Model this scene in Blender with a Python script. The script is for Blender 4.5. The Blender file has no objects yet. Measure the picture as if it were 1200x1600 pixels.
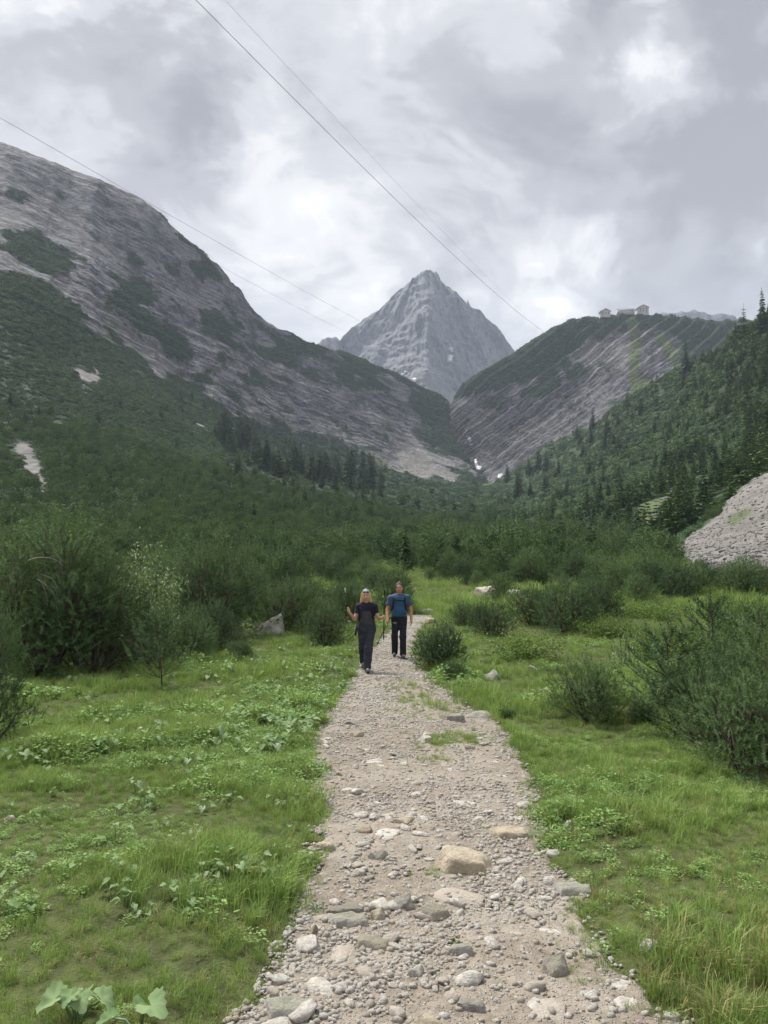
import bpy, bmesh, math, random
import numpy as np
from mathutils import Vector, Matrix, Euler

scene = bpy.context.scene
C = scene.collection
R = math.radians

# ------------------------------------------------------------------ camera, world, sun, exposure
FPX = 1200.0                       # focal length in pixels of a 1200 x 1600 frame
PITCH = math.atan(80.0 / 1200.0)   # horizon sits 80 px below the frame centre
EYE = 1.7
cam_d = bpy.data.cameras.new('camera')
cam_d.sensor_fit = 'VERTICAL'
cam_d.sensor_height = 24.0
cam_d.lens = 24.0 * FPX / 1600.0
cam_d.clip_start = 0.05
cam_d.clip_end = 20000
cam = bpy.data.objects.new('camera', cam_d)
C.objects.link(cam)
cam.location = (0, 0, EYE)
cam.rotation_euler = (R(90) + PITCH, 0, 0)
scene.camera = cam

SUN_ELEV, SUN_AZ = 56.0, 318.0     # azimuth clockwise from +Y (the view direction)
sd = bpy.data.lights.new('sun', 'SUN')
sd.energy = 2.0
sd.angle = R(20)
sd.color = (1.0, 0.965, 0.91)
sun = bpy.data.objects.new('sun', sd)
C.objects.link(sun)
_e, _a = R(SUN_ELEV), R(SUN_AZ)
_to = Vector((math.sin(_a) * math.cos(_e), math.cos(_a) * math.cos(_e), math.sin(_e)))
sun.rotation_euler = _to.to_track_quat('Z', 'Y').to_euler()

SKY_STRENGTH = 0.1
EXPOSURE = 1.97
HAZE_DENSITY = 0.000095
world = bpy.data.worlds.new('World')
scene.world = world
world.use_nodes = True
vs = scene.view_settings
vs.view_transform = 'Standard'
vs.look = 'None'
vs.exposure = EXPOSURE
vs.gamma = 1.0
vs.use_curve_mapping = False
scene.cycles.use_denoising = True
scene.cycles.max_bounces = 6
scene.cycles.diffuse_bounces = 3
scene.cycles.glossy_bounces = 2
scene.cycles.transmission_bounces = 3
scene.cycles.transparent_max_bounces = 6
scene.cycles.volume_bounces = 0
scene.cycles.use_adaptive_sampling = True
scene.cycles.adaptive_threshold = 0.02


class NT:
    """tiny helper round a node tree"""
    def __init__(self, tree):
        self.t = tree
        tree.nodes.clear()

    def n(self, typ, ins=None, **props):
        nd = self.t.nodes.new(typ)
        for k, v in props.items():
            setattr(nd, k, v)
        if ins:
            for k, v in ins.items():
                self.set(nd, k, v)
        return nd

    def set(self, nd, k, v):
        s = nd.inputs[k]
        if isinstance(v, bpy.types.NodeSocket):
            self.t.links.new(v, s)
        elif isinstance(v, bpy.types.Node):
            self.t.links.new(v.outputs[0], s)
        else:
            s.default_value = v

    def math(self, op, a, b=None, c=None, clamp=False):
        nd = self.n('ShaderNodeMath', operation=op, use_clamp=clamp)
        self.set(nd, 0, a)
        if b is not None:
            self.set(nd, 1, b)
        if c is not None:
            self.set(nd, 2, c)
        return nd.outputs[0]

    def vmath(self, op, a, b=None):
        nd = self.n('ShaderNodeVectorMath', operation=op)
        self.set(nd, 0, a)
        if b is not None:
            self.set(nd, 1, b)
        return nd.outputs['Value'] if op in ('LENGTH', 'DISTANCE', 'DOT_PRODUCT') else nd.outputs[0]

    def noise(self, vec, scale, detail=4, rough=0.55, dist=0.0):
        nd = self.n('ShaderNodeTexNoise')
        if vec is not None:
            self.set(nd, 'Vector', vec)
        nd.inputs['Scale'].default_value = scale
        nd.inputs['Detail'].default_value = detail
        nd.inputs['Roughness'].default_value = rough
        nd.inputs['Distortion'].default_value = dist
        return nd.outputs[0]

    def ramp(self, fac, stops, interp='LINEAR'):
        nd = self.n('ShaderNodeValToRGB')
        nd.color_ramp.interpolation = interp
        el = nd.color_ramp.elements
        while len(el) < len(stops):
            el.new(0.5)
        for e, (p, c) in zip(el, stops):
            e.position = p
            e.color = (*c, 1.0) if len(c) == 3 else c
        self.set(nd, 0, fac)
        return nd.outputs[0]

    def mix(self, fac, a, b, blend='MIX'):
        nd = self.n('ShaderNodeMix', data_type='RGBA', blend_type=blend)
        for idx, v in ((0, fac), (6, a), (7, b)):
            s = nd.inputs[idx]
            if isinstance(v, bpy.types.NodeSocket):
                self.t.links.new(v, s)
            elif idx == 0:
                s.default_value = v
            else:
                s.default_value = (*v, 1.0) if len(v) == 3 else v
        return nd.outputs[2]

    def maprange(self, v, a, b, c=0.0, d=1.0, smooth=True):
        nd = self.n('ShaderNodeMapRange', interpolation_type='SMOOTHSTEP' if smooth else 'LINEAR')
        self.set(nd, 0, v)
        for i, x in zip((1, 2, 3, 4), (a, b, c, d)):
            nd.inputs[i].default_value = x
        return nd.outputs[0]

    def bump(self, height, strength=0.5, dist=0.1):
        nd = self.n('ShaderNodeBump')
        nd.inputs['Strength'].default_value = strength
        nd.inputs['Distance'].default_value = dist
        self.set(nd, 'Height', height)
        return nd.outputs[0]


def pix_ray(px, py):
    a = (np.asarray(px, float) - 600.0) / FPX
    b = (800.0 - np.asarray(py, float)) / FPX
    ct, st = math.cos(PITCH), math.sin(PITCH)
    return a, ct - b * st, st + b * ct


def P(px, py, d):
    """the point seen at (px, py) of the 1200 x 1600 photograph at distance d along +Y"""
    a, fy, fz = pix_ray(px, py)
    s = np.asarray(d, float) / fy
    return np.stack([a * s, fy * s, EYE + fz * s], -1)


def proj(p):
    p = np.asarray(p, float)
    x, y, z = p[..., 0], p[..., 1], p[..., 2] - EYE
    ct, st = math.cos(PITCH), math.sin(PITCH)
    f = np.maximum(y * ct + z * st, 1e-3)
    u = -y * st + z * ct
    return 600 + FPX * x / f, 800 - FPX * u / f


# ---- the cloudy sky: Sky Texture seen through gaps of a grey cloud layer
w = NT(world.node_tree)
sky = w.n('ShaderNodeTexSky', sky_type='NISHITA')
sky.sun_disc = False
sky.sun_elevation = R(SUN_ELEV)
sky.sun_rotation = R(SUN_AZ)
tc = w.n('ShaderNodeTexCoord')
vdir = w.vmath('NORMALIZE', tc.outputs['Generated'])
sep = w.n('ShaderNodeSeparateXYZ', {0: vdir})
zz = w.math('ADD', w.math('ABSOLUTE', sep.outputs[2]), 0.34)
cmb = w.n('ShaderNodeCombineXYZ', {0: w.math('DIVIDE', sep.outputs[0], zz), 1: w.math('DIVIDE', sep.outputs[1], zz), 2: 0.37})
warp = w.n('ShaderNodeTexNoise', {'Vector': cmb, 'Scale': 1.6, 'Detail': 3.0})
wv = w.vmath('ADD', cmb.outputs[0], w.vmath('SCALE', warp.outputs['Color']))
w.t.nodes[-1]
for nd in w.t.nodes:
    if nd.type == 'VECT_MATH' and nd.operation == 'SCALE':
        nd.inputs['Scale'].default_value = 0.45
n_big = w.noise(wv, 3.0, 8, 0.52)
n_fine = w.noise(wv, 8.0, 10, 0.6)
dens = w.math('ADD', w.math('MULTIPLY', n_big, 0.62), w.math('MULTIPLY', n_fine, 0.38))
# cloud banks and thin spots at their directions
wob = w.noise(wv, 3.4, 8, 0.62)
for (px, py, rad, amp) in [
        (985, 85, 0.07, 0.10), (1030, 62, 0.05, 0.07), (955, 105, 0.045, 0.10), (225, 210, 0.065, 0.09), (160, 190, 0.05, 0.06), (110, 165, 0.05, 0.06), (60, 30, 0.08, 0.02), (430, 290, 0.09, 0.04),
        (940, 375, 0.12, 0.16), (600, 400, 0.16, 0.06), (470, 480, 0.13, 0.05), (560, 150, 0.11, 0.05), (830, 470, 0.10, 0.06),
        (300, 190, 0.12, -0.24), (370, 225, 0.07, -0.10), (20, 120, 0.06, -0.10), (1110, 220, 0.24, -0.17), (830, 200, 0.22, -0.10),
        (950, 30, 0.06, -0.12), (1150, 60, 0.12, -0.14), (700, 280, 0.16, -0.05), (1130, 450, 0.16, -0.06), (480, 300, 0.05, -0.03)]:
    a, fy, fz = pix_ray(px, py)
    v = Vector((float(a), float(fy), float(fz))).normalized()
    dist = w.vmath('DISTANCE', vdir, tuple(v))
    dist = w.math('ADD', dist, w.math('MULTIPLY', w.math('SUBTRACT', wob, 0.5), rad * 4.2))
    dens = w.math('ADD', dens, w.maprange(dist, rad * 1.25, 0.0, 0.0, amp))
S = 1.0 / SKY_STRENGTH
def sc_(c, k=0.325):
    return tuple(x * S * k for x in c)
cloud = w.ramp(dens, [(0.24, sc_((0.30, 0.303, 0.326))), (0.40, sc_((0.425, 0.43, 0.455))), (0.50, sc_((0.575, 0.585, 0.612))),
                      (0.59, sc_((0.77, 0.773, 0.778))), (0.70, sc_((1.06, 1.05, 1.02)))], 'EASE')
gap = w.maprange(dens, 0.60, 0.85, 0.0, 0.08)
final = w.mix(gap, cloud, sky.outputs[0])
bg = w.n('ShaderNodeBackground', {'Color': final, 'Strength': SKY_STRENGTH})
w.n('ShaderNodeOutputWorld', {'Surface': bg})

# ------------------------------------------------------------------ numpy noise
def _hash(i, j, k):
    h = (i.astype(np.uint32) * np.uint32(374761393) + j.astype(np.uint32) * np.uint32(668265263) + k.astype(np.uint32) * np.uint32(2147483647 - 56321))
    h = (h ^ (h >> np.uint32(13))) * np.uint32(1274126177)
    h = h ^ (h >> np.uint32(16))
    return (h & np.uint32(0xFFFFFF)).astype(np.float64) / float(0xFFFFFF)


def vnoise(x, y, z=None):
    x = np.asarray(x, float)
    y = np.asarray(y, float)
    z = np.zeros_like(x) if z is None else np.asarray(z, float) + np.zeros_like(x)
    xi, yi, zi = np.floor(x), np.floor(y), np.floor(z)
    xf, yf, zf = x - xi, y - yi, z - zi
    xi, yi, zi = (q.astype(np.int64) for q in (xi, yi, zi))
    sx, sy, sz = (q * q * (3 - 2 * q) for q in (xf, yf, zf))
    r = 0
    for dx in (0, 1):
        wx = sx if dx else 1 - sx
        for dy in (0, 1):
            wy = sy if dy else 1 - sy
            for dz in (0, 1):
                wz = sz if dz else 1 - sz
                r = r + wx * wy * wz * _hash(xi + dx, yi + dy, zi + dz)
    return r * 2 - 1


def fbm(x, y, z=None, octv=4, gain=0.5, lac=2.03, ridged=False):
    a, s, r, f = 1.0, 0.0, 0.0, 1.0
    zz_ = 0.0 if z is None else z
    for o in range(octv):
        n = vnoise(np.asarray(x) * f + 17.3 * o, np.asarray(y) * f - 9.1 * o, np.asarray(zz_) * f + 3.7 * o)
        if ridged:
            n = 1 - 2 * np.abs(n)
        r = r + a * n
        s += a
        a *= gain
        f *= lac
    return r / s


def sstep(x, a, b):
    t = np.clip((np.asarray(x, float) - a) / (b - a), 0, 1)
    return t * t * (3 - 2 * t)


def inpoly(px, py, poly):
    px = np.asarray(px)
    inside = np.zeros(px.shape, bool)
    n = len(poly)
    for i in range(n):
        x1, y1 = poly[i]
        x2, y2 = poly[(i + 1) % n]
        if y1 == y2:
            continue
        c = ((y1 > py) != (y2 > py)) & (px < (x2 - x1) * (py - y1) / (y2 - y1) + x1)
        inside ^= c
    return inside


# ------------------------------------------------------------------ object helpers
def tag(o, label=None, cat=None, group=None, kind=None):
    for k, v in (('label', label), ('category', cat), ('group', group), ('kind', kind)):
        if v:
            o[k] = v
    return o


def mesh_np(name, verts, faces, smooth=False):
    """mesh from arrays; faces an (n,3) or (n,4) int array"""
    me = bpy.data.meshes.new(name)
    verts = np.ascontiguousarray(verts, np.float32)
    faces = np.ascontiguousarray(faces, np.int32)
    k = faces.shape[1]
    me.vertices.add(len(verts))
    me.vertices.foreach_set('co', verts.ravel())
    me.loops.add(faces.size)
    me.loops.foreach_set('vertex_index', faces.ravel())
    me.polygons.add(len(faces))
    me.polygons.foreach_set('loop_start', np.arange(0, faces.size, k, dtype=np.int32))
    me.polygons.foreach_set('loop_total', np.full(len(faces), k, np.int32))
    if smooth:
        me.polygons.foreach_set('use_smooth', np.ones(len(faces), bool))
    me.update(calc_edges=True)
    me.validate()
    return me


def fattr(me, name, vals):
    at = me.attributes.new(name, 'FLOAT', 'POINT')
    at.data.foreach_set('value', np.ascontiguousarray(vals, np.float32).ravel())


def add(name, me, mat=None, parent=None, loc=None, rot=None, scale=None):
    o = bpy.data.objects.new(name, me)
    C.objects.link(o)
    if mat is not None and me is not None and not me.materials:
        me.materials.append(mat)
    if parent is not None:
        o.parent = parent
    if loc is not None:
        o.location = loc
    if rot is not None:
        o.rotation_euler = rot
    if scale is not None:
        o.scale = scale if hasattr(scale, '__len__') else (scale,) * 3
    return o


def empty(name, loc=(0, 0, 0), rotz=0.0):
    o = bpy.data.objects.new(name, None)
    C.objects.link(o)
    o.location = loc
    o.rotation_euler = (0, 0, rotz)
    o.empty_display_size = 0.2
    return o


def copy_tree(o, parent=None):
    c = o.copy()
    C.objects.link(c)
    c.parent = parent
    for ch in list(o.children):
        copy_tree(ch, c)
    return c


def grid_faces(nu, nv):
    i, j = np.meshgrid(np.arange(nu - 1), np.arange(nv - 1), indexing='ij')
    a = i * nv + j
    return np.stack([a, a + nv, a + nv + 1, a + 1], -1).reshape(-1, 4)


def grid_normals(g):
    du = np.gradient(g, axis=0)
    dv = np.gradient(g, axis=1)
    n = np.cross(du, dv)
    return n / np.maximum(np.linalg.norm(n, axis=-1, keepdims=True), 1e-9)


def cr_matrix(nctrl, t):
    """Catmull-Rom weights, t in control index units"""
    M = np.zeros((len(t), nctrl))
    i = np.clip(np.floor(t).astype(int), 0, nctrl - 2)
    f = t - i
    ws = [-0.5 * f + f**2 - 0.5 * f**3, 1 - 2.5 * f**2 + 1.5 * f**3, 0.5 * f + 2 * f**2 - 1.5 * f**3, -0.5 * f**2 + 0.5 * f**3]
    r = np.arange(len(t))
    for k, wgt in zip((-1, 0, 1, 2), ws):
        j = i + k
        lo, hi = j < 0, j > nctrl - 1
        ok = ~(lo | hi)
        np.add.at(M, (r[ok], j[ok]), wgt[ok])
        if lo.any():      # mirror extrapolation
            np.add.at(M, (r[lo], np.zeros(lo.sum(), int)), 2 * wgt[lo])
            np.add.at(M, (r[lo], np.ones(lo.sum(), int)), -wgt[lo])
        if hi.any():
            np.add.at(M, (r[hi], np.full(hi.sum(), nctrl - 1)), 2 * wgt[hi])
            np.add.at(M, (r[hi], np.full(hi.sum(), nctrl - 2)), -wgt[hi])
    return M


def loft(ctrl, tu, tv):
    ctrl = np.asarray(ctrl, float)
    U = cr_matrix(ctrl.shape[0], tu)
    V = cr_matrix(ctrl.shape[1], tv)
    return np.einsum('ai,ijk,bj->abk', U, ctrl, V)


def new_mat(name):
    m = bpy.data.materials.new(name)
    m.use_nodes = True
    return m, NT(m.node_tree)


def out(n, shader, vol=None):
    o = n.n('ShaderNodeOutputMaterial')
    if shader is not None:
        n.set(o, 'Surface', shader)
    if vol is not None:
        n.set(o, 'Volume', vol)


def principled(n, color, rough=0.8, spec=0.3, normal=None, **kw):
    p = n.n('ShaderNodeBsdfPrincipled')
    n.set(p, 'Base Color', color if isinstance(color, bpy.types.NodeSocket) else (*color, 1.0))
    n.set(p, 'Roughness', rough)
    p.inputs['Specular IOR Level'].default_value = spec
    if normal is not None:
        n.set(p, 'Normal', normal)
    for k, v in kw.items():
        n.set(p, k, v)
    return p.outputs[0]


def simple_mat(name, color, rough=0.8, spec=0.3, vary=0.12, scale=6.0, bump=0.0, **kw):
    m, n = new_mat(name)
    t = n.n('ShaderNodeTexCoord')
    ns = n.noise(t.outputs['Object'], scale, 4)
    c = n.mix(ns, tuple(x * (1 - vary * 1.6) for x in color), tuple(min(1, x * (1 + vary * 1.6)) for x in color))
    nm = n.bump(ns, bump, 0.02) if bump else None
    out(n, principled(n, c, rough, spec, nm, **kw))
    return m

# ------------------------------------------------------------------ terrain materials
def rock_material(name, light, dark, strata_dir, strata_scale, veg_a, veg_b, warm=(0.155, 0.138, 0.125), bands=(19.0, 8.0), fs=1.0, bump_d=6.0):
    m, n = new_mat(name)
    geo = n.n('ShaderNodeNewGeometry')
    pos = geo.outputs['Position']
    big = n.noise(pos, 0.006 * fs, 5, 0.6)
    mid = n.noise(pos, 0.035 * fs, 6, 0.65)
    fine = n.noise(pos, 0.16 * fs, 5, 0.6)
    warpv = n.vmath('ADD', pos, n.vmath('MULTIPLY', n.n('ShaderNodeTexNoise', {'Vector': pos, 'Scale': 0.006, 'Detail': 3.0}).outputs['Color'], (26.0, 26.0, 26.0)))
    coord = n.vmath('DOT_PRODUCT', warpv, strata_dir)
    along = n.vmath('MULTIPLY', pos, (0.035, 0.035, 0.035))
    sv = n.n('ShaderNodeCombineXYZ', {0: n.math('MULTIPLY', coord, strata_scale), 1: n.n('ShaderNodeSeparateXYZ', {0: along}).outputs[0], 2: n.n('ShaderNodeSeparateXYZ', {0: along}).outputs[1]})
    strata = n.noise(sv, 1.0, 5, 0.7)
    sv2 = n.n('ShaderNodeCombineXYZ', {0: n.math('MULTIPLY', coord, strata_scale * 3.6), 1: n.n('ShaderNodeSeparateXYZ', {0: n.vmath('MULTIPLY', pos, (0.22, 0.22, 0.22))}).outputs[0], 2: 0.0})
    strata2 = n.noise(sv2, 1.0, 4, 0.7)
    c = n.mix(n.maprange(strata, 0.36, 0.60), dark, light)
    c = n.mix(n.maprange(strata2, 0.44, 0.36, 0, 0.75), c, tuple(x * 0.7 for x in dark))
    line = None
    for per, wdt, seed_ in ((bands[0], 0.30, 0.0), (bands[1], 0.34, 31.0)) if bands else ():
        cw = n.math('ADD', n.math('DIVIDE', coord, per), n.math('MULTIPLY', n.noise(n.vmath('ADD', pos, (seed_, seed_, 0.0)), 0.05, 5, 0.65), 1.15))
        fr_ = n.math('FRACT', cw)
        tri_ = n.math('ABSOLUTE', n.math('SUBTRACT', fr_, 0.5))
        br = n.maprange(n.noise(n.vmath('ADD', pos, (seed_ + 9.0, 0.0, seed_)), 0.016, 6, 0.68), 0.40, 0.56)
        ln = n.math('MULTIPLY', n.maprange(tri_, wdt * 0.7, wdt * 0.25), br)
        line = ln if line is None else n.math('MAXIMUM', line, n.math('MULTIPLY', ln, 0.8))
    if line is not None:       # bedding ledge lines: their shade painted dark, along with soil and low growth
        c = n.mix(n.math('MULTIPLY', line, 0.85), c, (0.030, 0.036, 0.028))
    c = n.mix(n.maprange(strata2, 0.56, 0.68, 0, 0.6), c, tuple(min(1, x * 1.45) for x in light))
    c = n.mix(n.maprange(big, 0.48, 0.68, 0, 0.55), c, warm)
    c = n.mix(n.maprange(mid, 0.55, 0.35, 0, 0.45), c, dark)
    c = n.mix(n.maprange(fine, 0.5, 0.75, 0, 0.35), c, tuple(min(1, x * 1.35) for x in light))
    veg = n.n('ShaderNodeAttribute', attribute_name='veg').outputs['Fac']
    pale = n.n('ShaderNodeAttribute', attribute_name='pale').outputs['Fac']
    grassy = n.n('ShaderNodeAttribute', attribute_name='grassy').outputs['Fac']
    c = n.mix(n.math('MULTIPLY', pale, n.maprange(fine, 0.25, 0.5, 0.65, 1.0)), c, n.mix(fine, (0.16, 0.15, 0.135), (0.31, 0.295, 0.265)))
    vfine = n.noise(pos, 0.35, 4, 0.6)
    vc = n.mix(n.maprange(vfine, 0.35, 0.65), veg_a, veg_b)
    vf = n.math('ADD', n.math('MULTIPLY', veg, 1.25), n.math('MULTIPLY', n.math('SUBTRACT', n.noise(pos, 0.10, 6, 0.7), 0.5), 1.9))
    c = n.mix(n.maprange(vf, 0.36, 0.64), c, vc)
    gf = n.math('MULTIPLY', grassy, n.math('ADD', 0.1, n.math('MULTIPLY', n.noise(pos, 0.08, 6, 0.7), 1.8)))
    c = n.mix(n.maprange(gf, 0.4, 0.6), c, n.mix(vfine, (0.066, 0.090, 0.034), (0.098, 0.122, 0.048)))
    h = n.math('ADD', n.math('MULTIPLY', strata, 0.7), n.math('ADD', n.math('MULTIPLY', strata2, 0.5), n.math('MULTIPLY', fine, 0.5)))
    out(n, principled(n, c, 0.92, 0.15, n.bump(h, 1.0, bump_d)))
    return m


GREY_L, GREY_D = (0.185, 0.180, 0.188), (0.036, 0.038, 0.042)
VEG_A, VEG_B = (0.014, 0.030, 0.017), (0.030, 0.052, 0.024)
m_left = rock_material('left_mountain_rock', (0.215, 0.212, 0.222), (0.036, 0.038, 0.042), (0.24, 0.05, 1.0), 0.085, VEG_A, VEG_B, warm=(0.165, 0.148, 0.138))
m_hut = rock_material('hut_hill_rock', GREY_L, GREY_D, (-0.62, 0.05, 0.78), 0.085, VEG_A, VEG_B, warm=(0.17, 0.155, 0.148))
m_peak = rock_material('peak_rock', (0.175, 0.176, 0.185), (0.06, 0.062, 0.068), (0.55, 0.1, 0.5), 0.022, VEG_A, VEG_B, bands=None, warm=(0.16, 0.152, 0.145))

VIEW = {}


def blur(a, r):
    for ax in (0, 1):
        for rep in range(2):
            p = np.concatenate([np.repeat(np.take(a, [0], ax), r + 1, ax), a, np.repeat(np.take(a, [-1], ax), r, ax)], ax)
            c = np.cumsum(p, ax)
            n = a.shape[ax]
            a = (np.take(c, range(2 * r + 1, 2 * r + 1 + n), ax) - np.take(c, range(0, n), ax)) / (2 * r + 1)
    return a


def add_back(ctrl, dback=220, drop=120):
    """a row behind the crest so that every ridge has a far side"""
    ctrl = np.asarray(ctrl, float)
    back = ctrl[:, 0].copy()
    back[:, 1] += dback
    back[:, 2] -= drop
    skirt = ctrl[:, -1].copy()
    skirt[:, 1] -= 0.12 * skirt[:, 1]
    skirt[:, 2] -= 0.10 * skirt[:, 1]
    return np.concatenate([back[:, None], ctrl, skirt[:, None]], 1)


def terrain_object(name, grid, mat, masks, label):
    nu, nv = grid.shape[:2]
    me = mesh_np(name, grid.reshape(-1, 3), grid_faces(nu, nv), smooth=False)
    for k in ('veg', 'pale', 'grassy'):
        a = masks.get(k, np.zeros((nu, nv)))
        masks[k] = blur(a, 4 if k != 'pale' else 2)
        fattr(me, k, masks[k])
    o = add(name, me, mat)
    tag(o, label, 'mountain', kind='structure')
    VIEW[name] = dict(grid=grid, masks=masks)
    return o


def seq(*segs):
    return np.concatenate([np.linspace(a, b, k, endpoint=False) for a, b, k in segs[:-1]] + [np.linspace(*segs[-1])])


# ---- left mountain with its green foot
cols = [
    [(-420, 40, 1150), (-420, 200, 900), (-420, 330, 640), (-420, 480, 430), (-420, 640, 260), (-420, 760, 140), (-420, 850, 70)],
    [(-200, 135, 1150), (-200, 270, 920), (-200, 385, 680), (-200, 530, 470), (-200, 660, 290), (-200, 770, 150), (-200, 850, 75)],
    [(0, 224, 1150), (0, 330, 950), (0, 430, 720), (0, 560, 520), (0, 680, 330), (0, 780, 170), (0, 858, 85)],
    [(95, 263, 1190), (95, 365, 1010), (95, 478, 780), (95, 585, 560), (95, 690, 345), (95, 784, 175), (95, 860, 92)],
    [(165, 290, 1220), (165, 390, 1060), (165, 525, 830), (165, 605, 600), (165, 700, 360), (165, 788, 180), (165, 862, 97)],
    [(235, 325, 1250), (235, 425, 1110), (235, 575, 870), (235, 640, 620), (235, 712, 380), (235, 792, 185), (235, 864, 102)],
    [(290, 380, 1280), (290, 470, 1150), (290, 618, 900), (290, 668, 640), (290, 725, 400), (290, 796, 190), (290, 866, 105)],
    [(346, 427, 1310), (346, 505, 1190), (346, 640, 930), (346, 690, 660), (346, 738, 410), (346, 800, 195), (346, 867, 108)],
    [(405, 497, 1370), (405, 560, 1240), (405, 668, 970), (405, 708, 690), (405, 750, 430), (405, 806, 205), (405, 868, 112)],
    [(475, 537, 1430), (475, 600, 1290), (475, 698, 1020), (475, 728, 720), (475, 763, 450), (475, 815, 215), (475, 870, 118)],
    [(540, 555, 1500), (540, 622, 1350), (540, 715, 1080), (540, 740, 770), (540, 772, 470), (540, 822, 225), (540, 872, 122)],
    [(610, 580, 1560), (610, 650, 1410), (612, 730, 1150), (612, 752, 800), (612, 785, 490), (612, 830, 235), (612, 874, 126)],
    [(665, 611, 1600), (668, 675, 1450), (680, 738, 1210), (678, 760, 830), (672, 795, 500), (666, 838, 240), (660, 876, 128)],
    [(704, 640, 1620), (716, 695, 1480), (745, 745, 1280), (740, 768, 860), (730, 800, 510), (715, 842, 245), (705, 878, 130)],
    [(716, 700, 1660), (730, 730, 1530), (775, 765, 1350), (770, 785, 900), (765, 815, 530), (755, 850, 250), (745, 880, 132)],
]
ctrl = np.array([[P(*q) for q in c] for c in cols])
ctrl = add_back(ctrl)
nU = 580
tu = np.linspace(0, len(cols) - 1, nU)
tv = seq((0, 1, 10), (1, 3.2, 300), (3.2, 8, 160))
g = loft(ctrl, tu, tv)
nrm = grid_normals(g)
nrm[nrm[..., 2] < 0] *= -1
x, y, z = g[..., 0], g[..., 1], g[..., 2]
TV = tv[None, :] + 0 * x
px0, py0 = proj(g)
depth_k = np.clip(y / 900.0, 0.06, 1.5)
rockiness = 1 - sstep(TV, 2.75, 3.5)
# big ribs and gullies running down the face, ledges of the strata, rough small relief
ribs = fbm(x * 0.011 + 0.004 * y, z * 0.0025, y * 0.002, 4, ridged=True)
h = z + 0.24 * x + 14 * fbm(x * 0.004, y * 0.004, z * 0.004, 3) + 60 * sstep(px0, 520, 720) * (x - 0) / 300.0
fr = h / 19.0
ledge = (fr - np.floor(fr))
ledge = np.where(ledge < 0.75, ledge / 0.75, (1 - ledge) / 0.25) - 0.5
fr2 = h / 5.3 + 3.1
ledge2 = (fr2 - np.floor(fr2)) - 0.5
lmod = 0.35 + 0.65 * sstep(fbm(x * 0.012, y * 0.012, z * 0.012 + 5, 3), -0.5, 0.3)
lbig = 1 - 0.92 * (1 - sstep(py0, 360, 500)) * (1 - sstep(px0, 260, 420))
crest_f = sstep(np.abs(TV - 1.0), 0.0, 0.28)
disp = rockiness * (crest_f * (10.0 * ribs) + lmod * lbig * (5.5 * ledge + 2.5 * ledge2) * (0.4 + 0.6 * crest_f) + 2.2 * fbm(x * .06, y * .06, z * .06, 3))
disp += (1 - rockiness) * depth_k * (11 * fbm(x * 0.012, z * 0.006, y * 0.006, 4) * sstep(y, 110, 260) + 3.0 * fbm(x * .05, y * .05, z * .05, 3))
disp += rockiness * (1 - crest_f) * 4.0 * fbm(x * 0.02, y * 0.02, z * 0.02, 4)
g = g + nrm * disp[..., None]
px, py = proj(g)
wx = px + 26 * fbm(x * .02, y * .02, z * .02, 4) + 12 * fbm(x * .08, y * .08, z * .08, 3)
wy = py + 26 * fbm(x * .02 + 50, y * .02, z * .02, 4) + 12 * fbm(x * .08 + 50, y * .08, z * .08, 3)
edge_px = [-600, -200, 0, 60, 110, 160, 200, 250, 300, 345, 400, 480, 540, 600, 640, 700, 760]
edge_py = [250, 350, 425, 440, 480, 520, 548, 590, 622, 632, 655, 690, 705, 722, 738, 742, 742]
below = wy - np.interp(wx, edge_px, edge_py)
veg = sstep(below, -8, 10)
patch_ = np.zeros_like(veg)
for poly in [
        [(10, 345), (60, 358), (115, 400), (108, 440), (60, 420), (20, 385)],
        [(195, 395), (215, 400), (230, 450), (262, 505), (290, 545), (300, 590), (280, 590), (250, 545), (215, 500), (200, 450)],
        [(262, 400), (300, 403), (345, 430), (340, 440), (300, 425), (268, 415)],
        [(318, 488), (335, 485), (335, 525), (322, 525)], [(338, 492), (358, 500), (352, 525), (338, 515)],
        [(360, 492), (385, 490), (420, 515), (405, 530), (375, 515), (362, 518)],
        [(370, 525), (385, 530), (385, 560), (370, 555)],
        [(420, 512), (470, 530), (490, 548), (475, 556), (440, 535)],
        [(480, 540), (530, 545), (580, 558), (640, 590), (690, 622), (715, 650), (700, 690), (672, 640), (640, 615), (600, 590), (555, 575), (510, 560)],
        [(640, 665), (672, 655), (700, 665), (735, 715), (745, 740), (715, 728), (690, 705), (660, 690)],
        [(480, 560), (500, 565), (500, 590), (480, 590)], [(530, 570), (545, 580), (548, 610), (535, 600)],
        [(340, 300), (380, 320), (370, 340)], [(428, 540), (445, 548), (440, 590), (428, 575)], [(560, 600), (580, 605), (575, 640), (560, 630)]]:
    patch_ = np.maximum(patch_, inpoly(wx, wy, poly) * 1.0)
rag = fbm(x * .030, y * .030, z * .018, 5, 0.62)
veg = np.maximum(veg, sstep(blur(patch_, 9) + 1.5 * rag, 0.36, 0.66))
# scattered growth on the ledges
spots = fbm(x * .03, y * .03, z * .05, 4)
veg = np.maximum(veg, rockiness * sstep(spots + 0.45 * (ledge - 0.2) - 0.40 * (1 - sstep(py, 330, 520)), 0.02, 0.34) * 0.8)
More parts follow.
